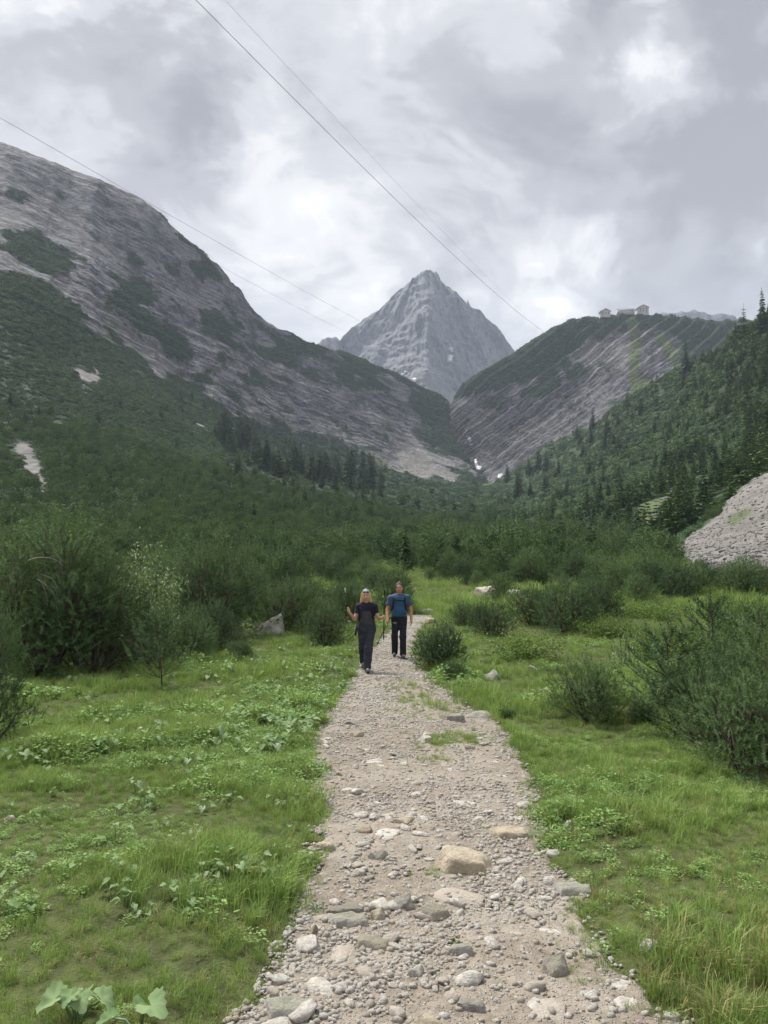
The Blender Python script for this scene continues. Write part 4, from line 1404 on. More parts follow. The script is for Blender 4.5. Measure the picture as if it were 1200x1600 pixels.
surface_patch('waterfall', 'mountain_hut_hill', [(778, 742), (791, 742), (792, 751), (779, 751)], fo, m_fall, 'white lowest cascade just above the valley forest', 'waterfall', group=fg, jit=.5)

# ------------------------------------------------------------------ stones
def facet_rock(seed, sub=2, cuts=9, flat=0.6, rough=0.05):
    rg = np.random.default_rng(seed)
    bm = bmesh.new()
    bmesh.ops.create_icosphere(bm, subdivisions=sub, radius=1.0)
    V = np.array([v.co[:] for v in bm.verts])
    F = np.array([[v.index for v in f.verts] for f in bm.faces])
    bm.free()
    for k in range(cuts):
        nrm = unit(rg.normal(size=3))
        d = rg.uniform(0.45, 0.85) if sub != 3 else rg.uniform(0.46, 0.76)
        h = V @ nrm - d
        V = V - np.where(h > 0, h, 0)[:, None] * nrm * 0.97
    V = V * np.array([1.0, rg.uniform(0.65, 0.95), flat * rg.uniform(0.8, 1.15)])
    V = V + unit(V) * (rough * fbm(V[:, 0] * 3 + seed, V[:, 1] * 3, V[:, 2] * 3, 3))[:, None]
    if sub == 3:                         # a weathered, fairly flat top
        lim = (0.40 + 0.10 * V[:, 0] * rg.uniform(-1, 1) + 0.1 * V[:, 1]) * flat / 0.62
        V[:, 2] = np.where(V[:, 2] > lim, lim + (V[:, 2] - lim) * 0.12, V[:, 2])
    V /= np.abs(V[:, 0]).max()
    return mesh_np('stone', V, F, False)


def planed_rock(seed, planes, rough=0.04):
    """a rock cut by given planes (normal, distance)"""
    rg = np.random.default_rng(seed)
    bm = bmesh.new()
    bmesh.ops.create_icosphere(bm, subdivisions=4, radius=1.0)
    V = np.array([v.co[:] for v in bm.verts]) * 1.25
    F = np.array([[v.index for v in f.verts] for f in bm.faces])
    bm.free()
    for nrm, d in planes:
        nrm = unit(np.array(nrm, float))
        h = V @ nrm - d
        h = h + 0.10 * fbm(V[:, 0] * 2.2 + d * 40 + seed, V[:, 1] * 2.2, V[:, 2] * 2.2, 3)
        V = V - np.where(h > 0, h * 0.86, 0)[:, None] * nrm
    V = V + unit(V) * (2.2 * rough * fbm(V[:, 0] * 1.6 + seed, V[:, 1] * 1.6, V[:, 2] * 1.6, 3) + rough * fbm(V[:, 0] * 6, V[:, 1] * 6 + seed, V[:, 2] * 6, 3))[:, None]
    V /= np.abs(V[:, 0]).max()
    return mesh_np('stone', V, F, False)


ROCK_FLAT = planed_rock(1, [((0.16, -0.10, 1), 0.40), ((-1, -.15, .35), 0.85), ((0.9, -.2, 0.75), 0.78), ((-.1, -1, .30), 0.62), ((0, 1, .2), 0.7), ((-.6, -.6, .6), 0.78)], 0.05)
ROCK_SLANT = planed_rock(2, [((-0.50, -0.25, 1), 0.36), ((1, -.1, .15), 0.80), ((-.1, -1, .20), 0.60), ((0, 1, .2), 0.7), ((0.5, -.7, .5), 0.72)], 0.05)
ROCK_SLAB = planed_rock(3, [((0.05, -0.08, 1), 0.26), ((-1, -.3, .3), 0.9), ((1, -.1, 0.4), 0.9), ((.1, -1, .3), 0.55), ((0, 1, .2), 0.6)], 0.05)
ROCK_BLOCK = planed_rock(4, [((-0.15, -0.2, 1), 0.55), ((-1, -.3, .1), 0.75), ((1, -.1, 0.2), 0.8), ((.3, -1, .1), 0.62), ((0, 1, .2), 0.6), ((.6, -.4, .7), .7)], 0.05)


def stone_mat(name, a, b, c, lichen=0.0):
    m, n = new_mat(name)
    t = n.n('ShaderNodeTexCoord')
    oi = n.n('ShaderNodeObjectInfo')
    geo = n.n('ShaderNodeNewGeometry')
    co = n.vmath('ADD', t.outputs['Object'], n.n('ShaderNodeCombineXYZ', {0: n.math('MULTIPLY', oi.outputs['Random'], 50.0)}).outputs[0])
    ns = n.noise(co, 2.2, 6, 0.65)
    nf = n.noise(co, 9.0, 5, 0.7)
    col = n.mix(n.maprange(ns, 0.3, 0.7), a, b)
    col = n.mix(n.maprange(oi.outputs['Random'], 0.55, 0.95, 0, 0.8), col, c)
    col = n.mix(n.maprange(nf, 0.52, 0.72, 0, 0.5), col, tuple(x * 0.55 for x in a))
    if lichen:
        up = n.n('ShaderNodeSeparateXYZ', {0: geo.outputs['Normal']}).outputs[2]
        col = n.mix(n.math('MULTIPLY', n.maprange(n.math('ADD', up, ns), 1.05, 1.4), lichen), col, (0.10, 0.13, 0.045))
    out(n, principled(n, col, 0.9, 0.2, n.bump(n.math('ADD', ns, n.math('MULTIPLY', nf, .6)), 0.6, 0.06)))
    return m


m_stone = stone_mat('limestone', (0.35, 0.325, 0.285), (0.58, 0.55, 0.495), (0.36, 0.31, 0.25))
m_boulder = stone_mat('weathered_limestone', (0.28, 0.26, 0.235), (0.45, 0.42, 0.375), (0.35, 0.30, 0.235), 0.35)
m_tan = stone_mat('tan_stone', (0.34, 0.285, 0.205), (0.47, 0.405, 0.31), (0.36, 0.30, 0.22))
m_darkstone = stone_mat('dark_stone', (0.21, 0.195, 0.178), (0.35, 0.33, 0.30), (0.24, 0.215, 0.18), 0.2)

big_rocks = [facet_rock(100 + i, 3, 9, 0.66, 0.045) for i in range(6)]
mid_rocks = [facet_rock(200 + i, 2, 10, 0.62, 0.05) for i in range(9)]
peb_rocks = [facet_rock(300 + i, 1, 7, 0.6, 0.03) for i in range(12)]


def put_stone(px, py, wpx, hpx, mat, label, name='stone', cat='stone', group='stones on the footpath', proto=None, dz=0.35, rot=None, deep=0.8, seed=0, lean=0.0):
    """a stone whose visible base centre is at (px, py)"""
    x, y, z = G(px, py)
    k = y / FPX
    w_, h_ = wpx * k, hpx * k * 0.66
    me = (proto or big_rocks[seed % len(big_rocks)]).copy()
    me.materials.clear(); me.materials.append(mat)
    V = np.zeros(len(me.vertices) * 3); me.vertices.foreach_get('co', V); V = V.reshape(-1, 3)
    hz_ = V[:, 2].max()
    o = add(name, me, None, loc=(x, y + w_ * deep * .3, z + h_ * 0.06), rot=(0, lean, rot if rot is not None else 0.0), scale=(w_ / 2, w_ / 2 * deep, h_ * 0.85 / hz_))
    tag(o, label, cat, group)
    return o


put_stone(727, 1368, 98, 50, m_tan, 'largest flat-topped tan boulder in the middle of the path', 'boulder', 'boulder', 'boulders', proto=ROCK_FLAT)
put_stone(800, 1312, 64, 20, m_tan, 'long low tan slab at the grassy edge of the path', proto=ROCK_SLAB, rot=0.1)
put_stone(901, 1402, 64, 22, m_boulder, 'oblong grey block in dry grass beside the path', proto=ROCK_SLAB, rot=-0.1)
put_stone(873, 1528, 44, 42, m_boulder, 'upright grey stone with a grass tuft around it', proto=ROCK_BLOCK, rot=0.2)
put_stone(863, 1385, 28, 20, m_stone, 'roundish grey stone between the largest boulder and the oblong block', seed=4)
put_stone(665, 1160, 28, 15, m_stone, 'small pale stone on the grassy middle strip of the path', seed=5)
put_stone(682, 1440, 56, 32, m_boulder, 'angular grey stone just below the largest boulder', proto=ROCK_FLAT, rot=0.7)
put_stone(722, 1495, 48, 26, m_boulder, 'grey stone in loose gravel above the dark bottom stone', proto=ROCK_FLAT, rot=3.0)
put_stone(628, 1425, 52, 32, m_darkstone, 'dark angular stone with grass at its side', proto=ROCK_SLANT, rot=0.3)
put_stone(545, 1452, 66, 24, m_boulder, 'long wavy pale ledge stone on the left of the path', proto=ROCK_SLAB, rot=0.2)
put_stone(540, 1432, 60, 18, m_darkstone, 'flat dark ledge stone behind the wavy pale one', proto=ROCK_SLAB, rot=3.2)
put_stone(491, 1462, 20, 26, m_tan, 'small upright tan stone left of the wavy ledge', seed=0, rot=1.0)
put_stone(592, 1442, 26, 30, m_tan, 'blocky tan stone at the end of the wavy ledge', proto=ROCK_BLOCK, rot=0.4)
put_stone(508, 1330, 42, 20, m_tan, 'half buried tan stone by the left grass edge', proto=ROCK_FLAT, rot=2.5)
put_stone(572, 1302, 30, 15, m_tan, 'smooth tan stone lying alone on brown earth', seed=4)
put_stone(590, 1345, 36, 20, m_boulder, 'grey wedge stone left of the largest boulder', seed=3, rot=0.3)
put_stone(560, 1370, 30, 16, m_stone, 'pale oval stone below the grey wedge stone', seed=5)
put_stone(582, 1488, 60, 26, m_boulder, 'broad flat grey stone below the wavy ledge', proto=ROCK_SLAB, rot=-0.3)
put_stone(452, 1596, 88, 30, m_boulder, 'wide flat grey slab at the lower left end of the path', proto=ROCK_SLAB, rot=0.05)
put_stone(668, 1612, 66, 26, m_tan, 'yellowish rounded stone at the bottom edge', seed=2, rot=0.2)
put_stone(630, 1288, 46, 12, m_tan, 'thin slanting slab above the largest boulder', seed=3, rot=0.6)
put_stone(868, 1338, 28, 12, m_stone, 'flat white stone at the right edge of the gravel', seed=4)
put_stone(890, 1290, 16, 11, m_stone, 'small grey stone out in the right grass', seed=5)
put_stone(548, 1133, 32, 9, m_darkstone, 'flat dark stone sunk across the path below the woman', seed=0)
put_stone(710, 1128, 34, 18, m_darkstone, 'dark rough stone where the grassy strip ends', seed=1)
put_stone(755, 1122, 52, 14, m_boulder, 'low grey ledge running into the right grass', seed=2, rot=-0.1)
put_stone(556, 1152, 26, 13, m_tan, 'rounded tan stone below the flat dark one', seed=3)
put_stone(822, 1262, 30, 11, m_stone, 'pale flat stone at the right edge of the upper path', seed=4)
put_stone(1018, 1485, 38, 20, m_stone, 'pale stone lying in the right meadow grass', seed=5)
put_stone(738, 1582, 50, 20, m_darkstone, 'dark flat stone near the bottom edge', proto=ROCK_SLAB, rot=2.8)
put_stone(1050, 1598, 34, 16, m_stone, 'white stone in the bottom right gravel', seed=1)
put_stone(15, 1284, 22, 13, m_stone, 'white stone in the left meadow grass', group='stones in the meadow', seed=2)
put_stone(352, 1335, 22, 10, m_tan, 'small tan stone half hidden in the left grass', group='stones in the meadow', seed=3)
put_stone(650, 1530, 36, 24, m_stone, 'square pale stone in the lower gravel', seed=3, rot=.8)
put_stone(535, 1550, 30, 16, m_stone, 'pale oval stone above the wide flat slab', seed=4)
bg_ = 'boulders'
put_stone(418, 992, 60, 52, m_boulder, 'big slanting grey boulder at the pine edge left of the hikers', 'boulder', 'boulder', bg_, proto=ROCK_SLANT, deep=0.9)
put_stone(365, 997, 46, 14, m_darkstone, 'low brown rubble rock beside the big slanting boulder', 'boulder', 'boulder', bg_, seed=3)
put_stone(765, 928, 44, 20, m_stone, 'pale rock among the pines behind the man', 'boulder', 'boulder', bg_, proto=ROCK_BLOCK, rot=0.5)
put_stone(802, 930, 32, 14, m_stone, 'smaller pale rock right of the pale rock behind the man', 'boulder', 'boulder', bg_, seed=5)
put_stone(772, 1062, 34, 22, m_darkstone, 'dark rock in the meadow right of the path bush', 'boulder', 'boulder', bg_, proto=ROCK_SLANT, rot=0.8)
put_stone(832, 1050, 32, 15, m_darkstone, 'grey rock at the foot of the right meadow shrubs', 'boulder', 'boulder', bg_, seed=0)
put_stone(850, 1086, 24, 16, m_boulder, 'small grey rock by the low spreading pine', 'boulder', 'boulder', bg_, seed=1)
put_stone(671, 974, 26, 14, m_tan, 'pale rock behind the round pine bush on the path edge', 'boulder', 'boulder', bg_, seed=5)
put_stone(660, 957, 40, 9, m_darkstone, 'flat dark rock beyond the bend of the path', 'boulder', 'boulder', bg_, seed=3)

def middle_strip(x, y):
    """thin turf that grows on the path itself"""
    q = np.stack([x, y, ground_z(x, y)], -1)
    px_, py_q = proj(q)
    m = np.zeros(len(x))
    for cx_, cy_, rx_, ry_ in ((650, 1090, 42, 26), (690, 1112, 50, 12), (685, 1165, 32, 12), (735, 1160, 25, 10), (690, 1185, 26, 8), (700, 1366, 34, 10), (905, 1530, 26, 22), (640, 1418, 12, 8),
                               (800, 1300, 30, 6), (925, 1425, 70, 22), (900, 1455, 40, 20), (985, 1480, 50, 20), (1040, 1560, 60, 40), (880, 1345, 40, 18), (860, 1310, 40, 10), (720, 1595, 18, 8)):
        m = np.maximum(m, np.exp(-(((px_ - cx_) / rx_) ** 2 + ((py_q - cy_) / ry_) ** 2) * 1.3))
    return m


# ---- cobbles that can be told apart on the near path, then the gravel as one mass
rg = np.random.default_rng(5)
cnt = 0
for pm in mid_rocks:
    pm.materials.append(m_stone)
m_scree = stone_mat('scree_stone', (0.12, 0.116, 0.112), (0.23, 0.222, 0.213), (0.15, 0.138, 0.125))
while cnt < 210:
    y_ = rg.uniform(2.4, 9.5) if rg.random() < 0.8 else rg.uniform(2.3, 5)
    x_ = rg.uniform(np.interp(y_, Ly, Lx), np.interp(y_, Ry, Rx))
    if float(path_in(x_, y_)) < 0.03:
        continue
    if rg.random() > 0.35 + 0.65 * float(sstep(fbm(np.array(x_ * 1.2), np.array(y_ * 1.2), None, 2), -0.3, 0.35)):
        continue
    s_r = 0.020 + 0.040 * rg.random() ** 2.2
    o = add('cobble', mid_rocks[cnt % len(mid_rocks)], None, loc=(x_, y_, float(ground_z(x_, y_)) + 0.006 + s_r * 0.14), rot=(rg.uniform(-.25, .25), rg.uniform(-.25, .25), rg.uniform(0, 6.28)),
            scale=(s_r * rg.uniform(.9, 1.4), s_r, s_r * rg.uniform(.7, 1.1)))
    tag(o, 'loose pale limestone cobble lying in the path gravel', 'stone', 'loose cobbles in the path gravel')
    cnt += 1

cnt = 0
while cnt < 45:
    y_ = rg.uniform(2.4, 9.0)
    x_ = rg.uniform(np.interp(y_, Ly, Lx), np.interp(y_, Ry, Rx))
    if float(path_in(x_, y_)) < 0.08:
        continue
    s_r = rg.uniform(0.05, 0.11)
    o = add('bedded_stone', mid_rocks[cnt % len(mid_rocks)], None, loc=(x_, y_, float(ground_z(x_, y_)) - s_r * 0.10), rot=(rg.uniform(-.12, .12), rg.uniform(-.12, .12), rg.uniform(0, 6.28)),
            scale=(s_r * rg.uniform(1.0, 1.5), s_r, s_r * rg.uniform(.45, .65)))
    tag(o, 'flat grey stone bedded in the trodden earth of the path', 'stone', 'flat stones bedded in the path')
    cnt += 1

N_ = 95000
yy = 2.0 + 36 * rg.random(N_) ** 2.3
xx = np.interp(yy, Ly, Lx) - 0.1 + (np.interp(yy, Ry, Rx) - np.interp(yy, Ly, Lx) + 0.2) * rg.random(N_)
pi_ = path_in(xx, yy)
patch = sstep(fbm(xx * 1.1 + 4, yy * 1.1, None, 3), -0.35, 0.25)
keep = (pi_ > -0.03) & (rg.random(N_) < 0.22 + 0.78 * patch)
keep &= rg.random(N_) > 1.2 * middle_strip(xx, yy)
xx, yy = xx[keep], yy[keep]
size = (0.005 + 0.019 * rg.random(len(xx)) ** 3.2) * np.clip(yy / 10, 0.9, 1.5)
scatter('gravel', np.stack([xx, yy, ground_z(xx, yy) + 0.005 + size * 0.15], 1), rg.uniform(0, 6.28, len(xx)), size, rg.integers(0, 12, len(xx)), peb_rocks, m_stone,
        'loose pale limestone gravel strewn over the path', 'gravel', tilt=rg.uniform(-.4, .4, (len(xx), 2)))

# scree blocks
scree_rocks = [m.copy() for m in peb_rocks]
for m in scree_rocks:
    m.materials.clear()
p, at = grid_points('hillside_right', 40000, 0.4, 1.0, rg)
qx, qy = proj(p)
p = p[(at['pale'] > 0.22) & (qx < 1300)][:14000]
scatter('scree', p, rg.uniform(0, 6.28, len(p)), 0.05 + 0.30 * rg.random(len(p)) ** 4, rg.integers(0, 12, len(p)), scree_rocks, m_scree,
        'grey loose stones of the scree tongue', 'scree')

# ------------------------------------------------------------------ near shrubs and trees, each its own thing
pines = {}
def make_pine_kind(key, meshes, hgt):
    w_, l_ = meshes
    w_.materials.append(m_bark); l_.materials.append(m_needle)
    pines[key] = (w_, l_, hgt)

for i in range(3):
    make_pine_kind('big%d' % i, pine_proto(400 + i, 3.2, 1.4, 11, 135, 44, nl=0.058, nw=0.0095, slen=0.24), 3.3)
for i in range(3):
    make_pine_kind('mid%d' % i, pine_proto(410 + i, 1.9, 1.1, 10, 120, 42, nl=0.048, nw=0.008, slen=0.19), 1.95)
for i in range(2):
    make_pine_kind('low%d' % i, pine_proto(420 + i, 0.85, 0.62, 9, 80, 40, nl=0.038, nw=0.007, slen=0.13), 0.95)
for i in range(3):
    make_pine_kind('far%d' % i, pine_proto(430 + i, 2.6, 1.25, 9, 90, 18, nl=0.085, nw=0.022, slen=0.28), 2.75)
make_pine_kind('sap0', sapling_pine(1, 1.7, 7, 30), 1.8)
make_pine_kind('sap1', sapling_pine(2, 1.4, 6, 30), 1.5)
for key, args in (('willow', (50, 3.3, 0.8, 14, 330, 0.062, 1.2)), ('willow_small', (51, 1.5, 0.45, 6, 60, 0.045, 1.0))):
    w_, l_ = leafy_shrub(*args)
    w_.materials.append(m_bark); l_.materials.append(m_willow)
    pines[key] = (w_, l_, args[1])
for i in range(3):
    w_, l_ = leafy_shrub(60 + i, 0.75, 0.75, 26, 75, 0.05, 0.4, 0.006)
    w_.materials.append(m_bark); l_.materials.append(m_shrubleaf)
    pines['leafy%d' % i] = (w_, l_, 0.72)


def plant(key, px, py, hpx, label, name='dwarf_pine', cat='pine shrub', group=None, rot=0.0, wide=1.0, xyz=None, h=None, tilt=0.0):
    x, y, z = xyz or G(px, py)
    w_, l_, h0 = pines[key]
    k = (h or hpx * y / FPX) / h0
    o = empty(name, (x, y, z - 0.02), rot)
    o.rotation_euler = (0, tilt, rot)
    o.scale = (k * wide, k * wide, k)
    tag(o, label, cat, group)
    woody = 'trunk' if name.endswith('tree') else 'stems'
    add(woody, w_, None, o)
    add('needles' if 'pine' in name or 'spruce' in name else 'foliage', l_, None, o)
    return o


gl, gr = 'dwarf pines on the left of the path', 'dwarf pines on the right of the path'
plant('big0', -40, 1165, 270, 'bright green pine cut by the left picture edge, nearest on that side', group=gl, rot=0.5, wide=0.75)
plant('big1', 60, 1052, 285, 'tall dark pine with bleached dead twigs near the left edge', group=gl, rot=1.2)
plant('big2', 140, 1050, 240, 'dark leaning pine with a black bare trunk showing, left meadow edge', group=gl, rot=2.4, tilt=0.12)
plant('big0', 20, 1020, 262, 'tall pine rising behind the dead twigs at the left edge', group=gl, rot=3.3)
plant('mid1', 205, 1034, 110, 'dark pine between the leaning pine and the silvery willow', group=gl, rot=4.4)
plant('big1', 110, 1005, 215, 'pine standing behind the leaning dark pine', group=gl, rot=5.1)
plant('willow', 228, 1036, 248, 'tall silvery leaved willow rising among the dark pines', 'willow_tree', 'tree', rot=0.8, wide=0.9)
plant('sap0', 250, 1072, 128, 'thin young pine with a bare curved stem in the left meadow', group=gl, rot=0.3, tilt=-0.05)
plant('big1', 318, 1000, 175, 'pine standing behind the thin young pine', group=gl, rot=2.9)
plant('mid0', 285, 1030, 95, 'low pine bush right behind the thin young pine', group=gl, rot=0.9)
plant('big2', 345, 990, 170, 'pine left above the big slanting boulder', group=gl, rot=0.2)
plant('mid1', 330, 1015, 85, 'low pine bush left of the rubble rock', group=gl, rot=1.9)
plant('mid2', 440, 985, 95, 'round pine right behind the big slanting boulder', group=gl, rot=2.2)
plant('mid0', 480, 978, 90, 'pine between the big slanting boulder and the woman', group=gl, rot=3.9)
plant('mid1', 508, 1006, 74, 'low round pine left of the woman at the meadow edge', group=gl, rot=5.5)
plant('low0', 375, 1030, 36, 'very low dark bush in the grass below the rubble rock', group=gl, rot=1.0)
plant('mid2', 545, 972, 80, 'pine right behind the woman', group=gl, rot=0.6)
plant('low1', 688, 1040, 74, 'round bright pine bush on the right path edge by the man', group=gr, rot=0.4, wide=0.9)
plant('low0', 708, 1058, 34, 'very low dark bush under the round pine bush at the path', group=gr, rot=1.4)
plant('low0', 792, 1122, 22, 'tiny dark bush where the grey ledge meets the right grass', group=gr, rot=2.0)
plant('mid0', 728, 978, 48, 'low pine above the round pine bush', group=gr, rot=3.0)
plant('mid1', 765, 992, 62, 'pine below the pale rock', group=gr, rot=4.0)
plant('mid2', 835, 975, 72, 'pine right of the pale rocks', group=gr, rot=1.1)
plant('mid0', 890, 985, 98, 'large dense pine in the middle of the right meadow', group=gr, rot=2.1, wide=1.1)
plant('mid1', 935, 975, 80, 'pine right behind the large dense pine of the right meadow', group=gr, rot=2.8)
plant('leafy0', 815, 1028, 48, 'brownish green heather mound in the right meadow', 'low_shrub', 'shrub', 'leafy shrubs in the right meadow', wide=1.5)
plant('mid2', 925, 1125, 118, 'low spreading pine with bare twigs in front of the right shrubs', group=gr, rot=0.7, wide=0.95)
plant('sap1', 1050, 1150, 190, 'bluish young pine standing before the right thicket', group=gr, rot=0.1, wide=1.15)
plant('sap0', 1112, 1070, 150, 'slim young pine with a pointed leader among bright shrubs', group=gr, rot=1.1)
plant('mid1', 1105, 1165, 150, 'dense pine right of the bluish young pine', group=gr, rot=4.6)
plant('mid0', 1170, 1205, 185, 'dense pine thicket at the right picture edge', group=gr, rot=2.2)
plant('big1', 1235, 1190, 250, 'tall pine cut by the right picture edge', group=gr, rot=1.7, wide=0.8)
plant('mid2', 1140, 1125, 140, 'broad pine filling the gap behind the bluish young pine', group=gr, rot=0.4)
plant('big0', 1190, 1095, 190, 'tall pine standing behind the right edge thicket', group=gr, rot=5.4, wide=0.8)
plant('mid0', 1078, 1108, 105, 'pine between the slim young pine and the bluish one', group=gr, rot=3.7)
plant('sap1', 1195, 1120, 190, 'pine rising behind the dense thicket at the right edge', group=gr, rot=0.9)
plant('willow_small', 972, 1050, 118, 'slim light leaved willow sapling in the right meadow', 'willow_sapling', 'sapling', rot=0.5)
plant('low1', 1005, 1128, 40, 'little pine bush between the spreading and the bluish pine', group=gr, rot=3.1)

# bright leafy undergrowth of the right meadow
rg = np.random.default_rng(21)
lg = 'leafy shrubs in the right meadow'
k = 0
while k < 46:
    px_, py_q = rg.uniform(860, 1260), rg.uniform(925, 1075)
    if py_q > 1000 + (px_ - 860) * 0.22:
        continue
    x, y, z = G(px_, py_q)
    plant('leafy%d' % (k % 3), 0, 0, 0, 'bright green leafy shrub in the undergrowth of the right meadow', 'low_shrub', 'shrub', lg, rg.uniform(0, 6.28), rg.uniform(0.9, 1.4),
          (x, y, z), rg.uniform(0.45, 0.9))
    k += 1

ORD = ('first', 'second', 'third', 'fourth', 'fifth', 'sixth', 'seventh', 'eighth', 'ninth', 'tenth', 'eleventh')
# individual pines of the belt behind the meadow
k = 0
tries = 0
while k < 150 and tries < 4000:
    tries += 1
    y = rg.uniform(24, 66)
    x = rg.uniform(-0.56, 0.56) * y
    px_, py_q = proj(np.array([x, y, -0.5]))
    if float(path_in(x, y)) > -1.1:
        continue
    if px_ < 560:
        if y < 27 or (y < 33 and px_ > 380):
            continue
        lab, grp = 'dwarf pine in the dense belt behind the left meadow', 'pines of the left belt'
    else:
        if y < 34 or (y < 52 and rg.random() > 0.16) or (y < 58 and 1000 > px_ > 640 and rg.random() > .5):
            continue
        lab, grp = 'dwarf pine in the dark row behind the right meadow', 'pines of the right row'
    if px_ > 1060 and y > 45:
        continue
    z = float(ground_z(x, y))
    plant('far%d' % (k % 3), 0, 0, 0, lab, group=grp, rot=rg.uniform(0, 6.28), xyz=(x, y, z), h=1.3 + 2.2 * rg.random() ** 1.5, wide=rg.uniform(.8, 1.15))
    k += 1
for i_, (px_, py_q, hp) in enumerate(sorted(((985, 928, 74), (1020, 932, 70), (1060, 935, 70), (1095, 930, 62), (1135, 925, 55), (1170, 928, 68), (1195, 930, 60), (1005, 926, 80), (1080, 932, 56), (1045, 930, 78), (1152, 930, 62)))):
    plant('far%d' % (px_ % 3), px_, py_q, hp, '%s dark pine from the left in the row below the scree tongue' % ORD[i_], group='pines below the scree', rot=px_ * 0.7)

# conifers one can tell apart on the slopes
con_full = [conifer(70 + i, 22, 10, 0.17, 0.35, 3) for i in range(3)]
con_open = [conifer(80 + i, 16, 7, 0.15, 0.15, 3, 0.25) for i in range(2)]
for w_, l_ in con_full:
    w_.materials.append(m_bark); l_.materials.append(m_spruce)
for w_, l_ in con_open:
    w_.materials.append(m_bark); l_.materials.append(m_spruce)


def terrain_hit(tname, px_, py_q):
    g = VIEW[tname]['grid']
    qx, qy = VIEW[tname].setdefault('proj', proj(g))
    d2 = (qx - px_) ** 2 + (qy - py_q) ** 2
    i = np.unravel_index(np.argmin(d2), d2.shape)
    return g[i]


def slope_tree(tname, px_, py_q, hpx, label, group, open_=False, wide=1.0):
    b = terrain_hit(tname, px_, py_q)
    w_, l_ = (con_open if open_ else con_full)[int(px_) % (2 if open_ else 3)]
    h = hpx * b[1] / FPX
    o = empty('spruce_tree', tuple(b - np.array([0, 0, 0.3])), px_ * 1.3)
    o.scale = (h * wide, h * wide, h)
    tag(o, label, 'tree', group)
    add('trunk', w_, None, o); add('crown', l_, None, o)


slope_tree('hillside_right', 1192, 520, 78, 'tallest spruce on the skyline at the right edge', 'skyline spruces', wide=0.9)
slope_tree('hillside_right', 1163, 535, 66, 'thin open spruce alone on the right skyline', 'skyline spruces', True)
slope_tree('hillside_right', 1205, 560, 85, 'spruce below the tallest skyline spruce', 'skyline spruces')
slope_tree('hillside_right', 1072, 592, 70, 'slender dark spruce below the grassy strip of the hut hill', 'skyline spruces', wide=0.8)
k = 0
while k < 60:
    px_ = rg.uniform(790, 1190); 
    top = np.interp(px_, [790, 900, 1000, 1080, 1200], [755, 690, 628, 600, 540])
    py_q = top + rg.uniform(8, 170) * rg.random()
    if py_q > 760 and px_ > 1000:
        continue
    slope_tree('hillside_right', px_, py_q, rg.uniform(26, 44) * np.clip((py_q - 300) / 400, .7, 1.2), 'dark pointed spruce standing out of the right hillside wood', 'spruces of the right hillside', wide=rg.uniform(.9, 1.3))
    k += 1
k = 0
while k < 62:
    px_ = rg.uniform(345, 600)
    base = np.interp(px_, [345, 420, 520, 600], [688, 735, 758, 760])
    py_q = base + rg.uniform(-22, 12)
    slope_tree('mountain_left', px_, py_q, rg.uniform(30, 56), 'spruce in the grove at the foot of the left mountain', 'grove below the left mountain', wide=rg.uniform(1.0, 1.6))
    k += 1
for i, px_ in enumerate((633, 690, 715, 845)):
    x, y, z = G(px_, 893)
    w_, l_ = con_full[i % 3]
    o = empty('spruce_tree', (x, y, z), i)
    h = (80, 62, 66, 50)[i] * y / FPX
    o.scale = (h * 1.3, h * 1.3, h)
    tag(o, ('dark young spruce above the man among the valley pines', 'broad dark spruce right of the one above the man', 'dark spruce beside the broad one in the valley pines', 'small dark spruce at the right end of the valley pines')[i], 'tree', 'valley spruces')
    add('trunk', w_, None, o); add('crown', l_, None, o)

# dead bleached twigs of the tall dark pine
x, y, z = G(60, 1052)
s = Soup()
for (a, b) in (((62, 905), (96, 968)), ((48, 876), (96, 884)), ((25, 985), (76, 968)), ((70, 950), (62, 888)), ((88, 930), (70, 898))):
    t_ = np.linspace(0, 1, 7)
    pts = np.array([P(a[0] + (b[0] - a[0]) * k_ + 5 * math.sin(5 * k_ + a[0]), a[1] + (b[1] - a[1]) * k_ - 9 * math.sin(math.pi * k_), y - 0.85 - 0.15 * k_) for k_ in t_])
    s.tube(pts, np.linspace(0.011, 0.003, 7), 5)
o = add('dead_branches', s.build('dead_branches'), m_dead)
par = [q for q in bpy.data.objects if q.get('label', '').startswith('tall dark pine with bleached')][0]
bpy.context.view_layer.update()
o.parent = par
o.matrix_parent_inverse = par.matrix_world.inverted()

# ------------------------------------------------------------------ butterbur
def butter_leaf(seed, size, bendy=0.6):
    rg = np.random.default_rng(seed)
    n = 25
    a = np.linspace(0.38, 2 * np.pi - 0.38, n)
    r = 0.92 + 0.07 * np.where(np.arange(n) % 2, 1, -1) + 0.30 * np.exp(-((a - np.pi) / 0.38) ** 2) + 0.05 * np.sin(a * 4 + seed)
    rim = np.stack([-np.cos(a) * r, np.sin(a) * r, 0 * a], 1)
    mid = rim * 0.55
    fold = lambda q: q + np.array([0, 0, 1.0]) * (bendy * np.abs(q[:, 1:2]) ** 1.3 * 0.8 - 0.35 * bendy * (q[:, 0:1] ** 2) + 0.06 * np.sin(q[:, 0:1] * 7 + q[:, 1:2] * 5 + seed))
    V = np.concatenate([np.array([[0.0, 0, 0]]), fold(mid), fold(rim)]) * size
    F = [(0, 1 + i, 2 + i) for i in range(n - 1)] + [t for i in range(n - 1) for t in ((1 + i, 1 + n + i, 2 + n + i), (1 + i, 2 + n + i, 2 + i))]
    return V, np.array(F)


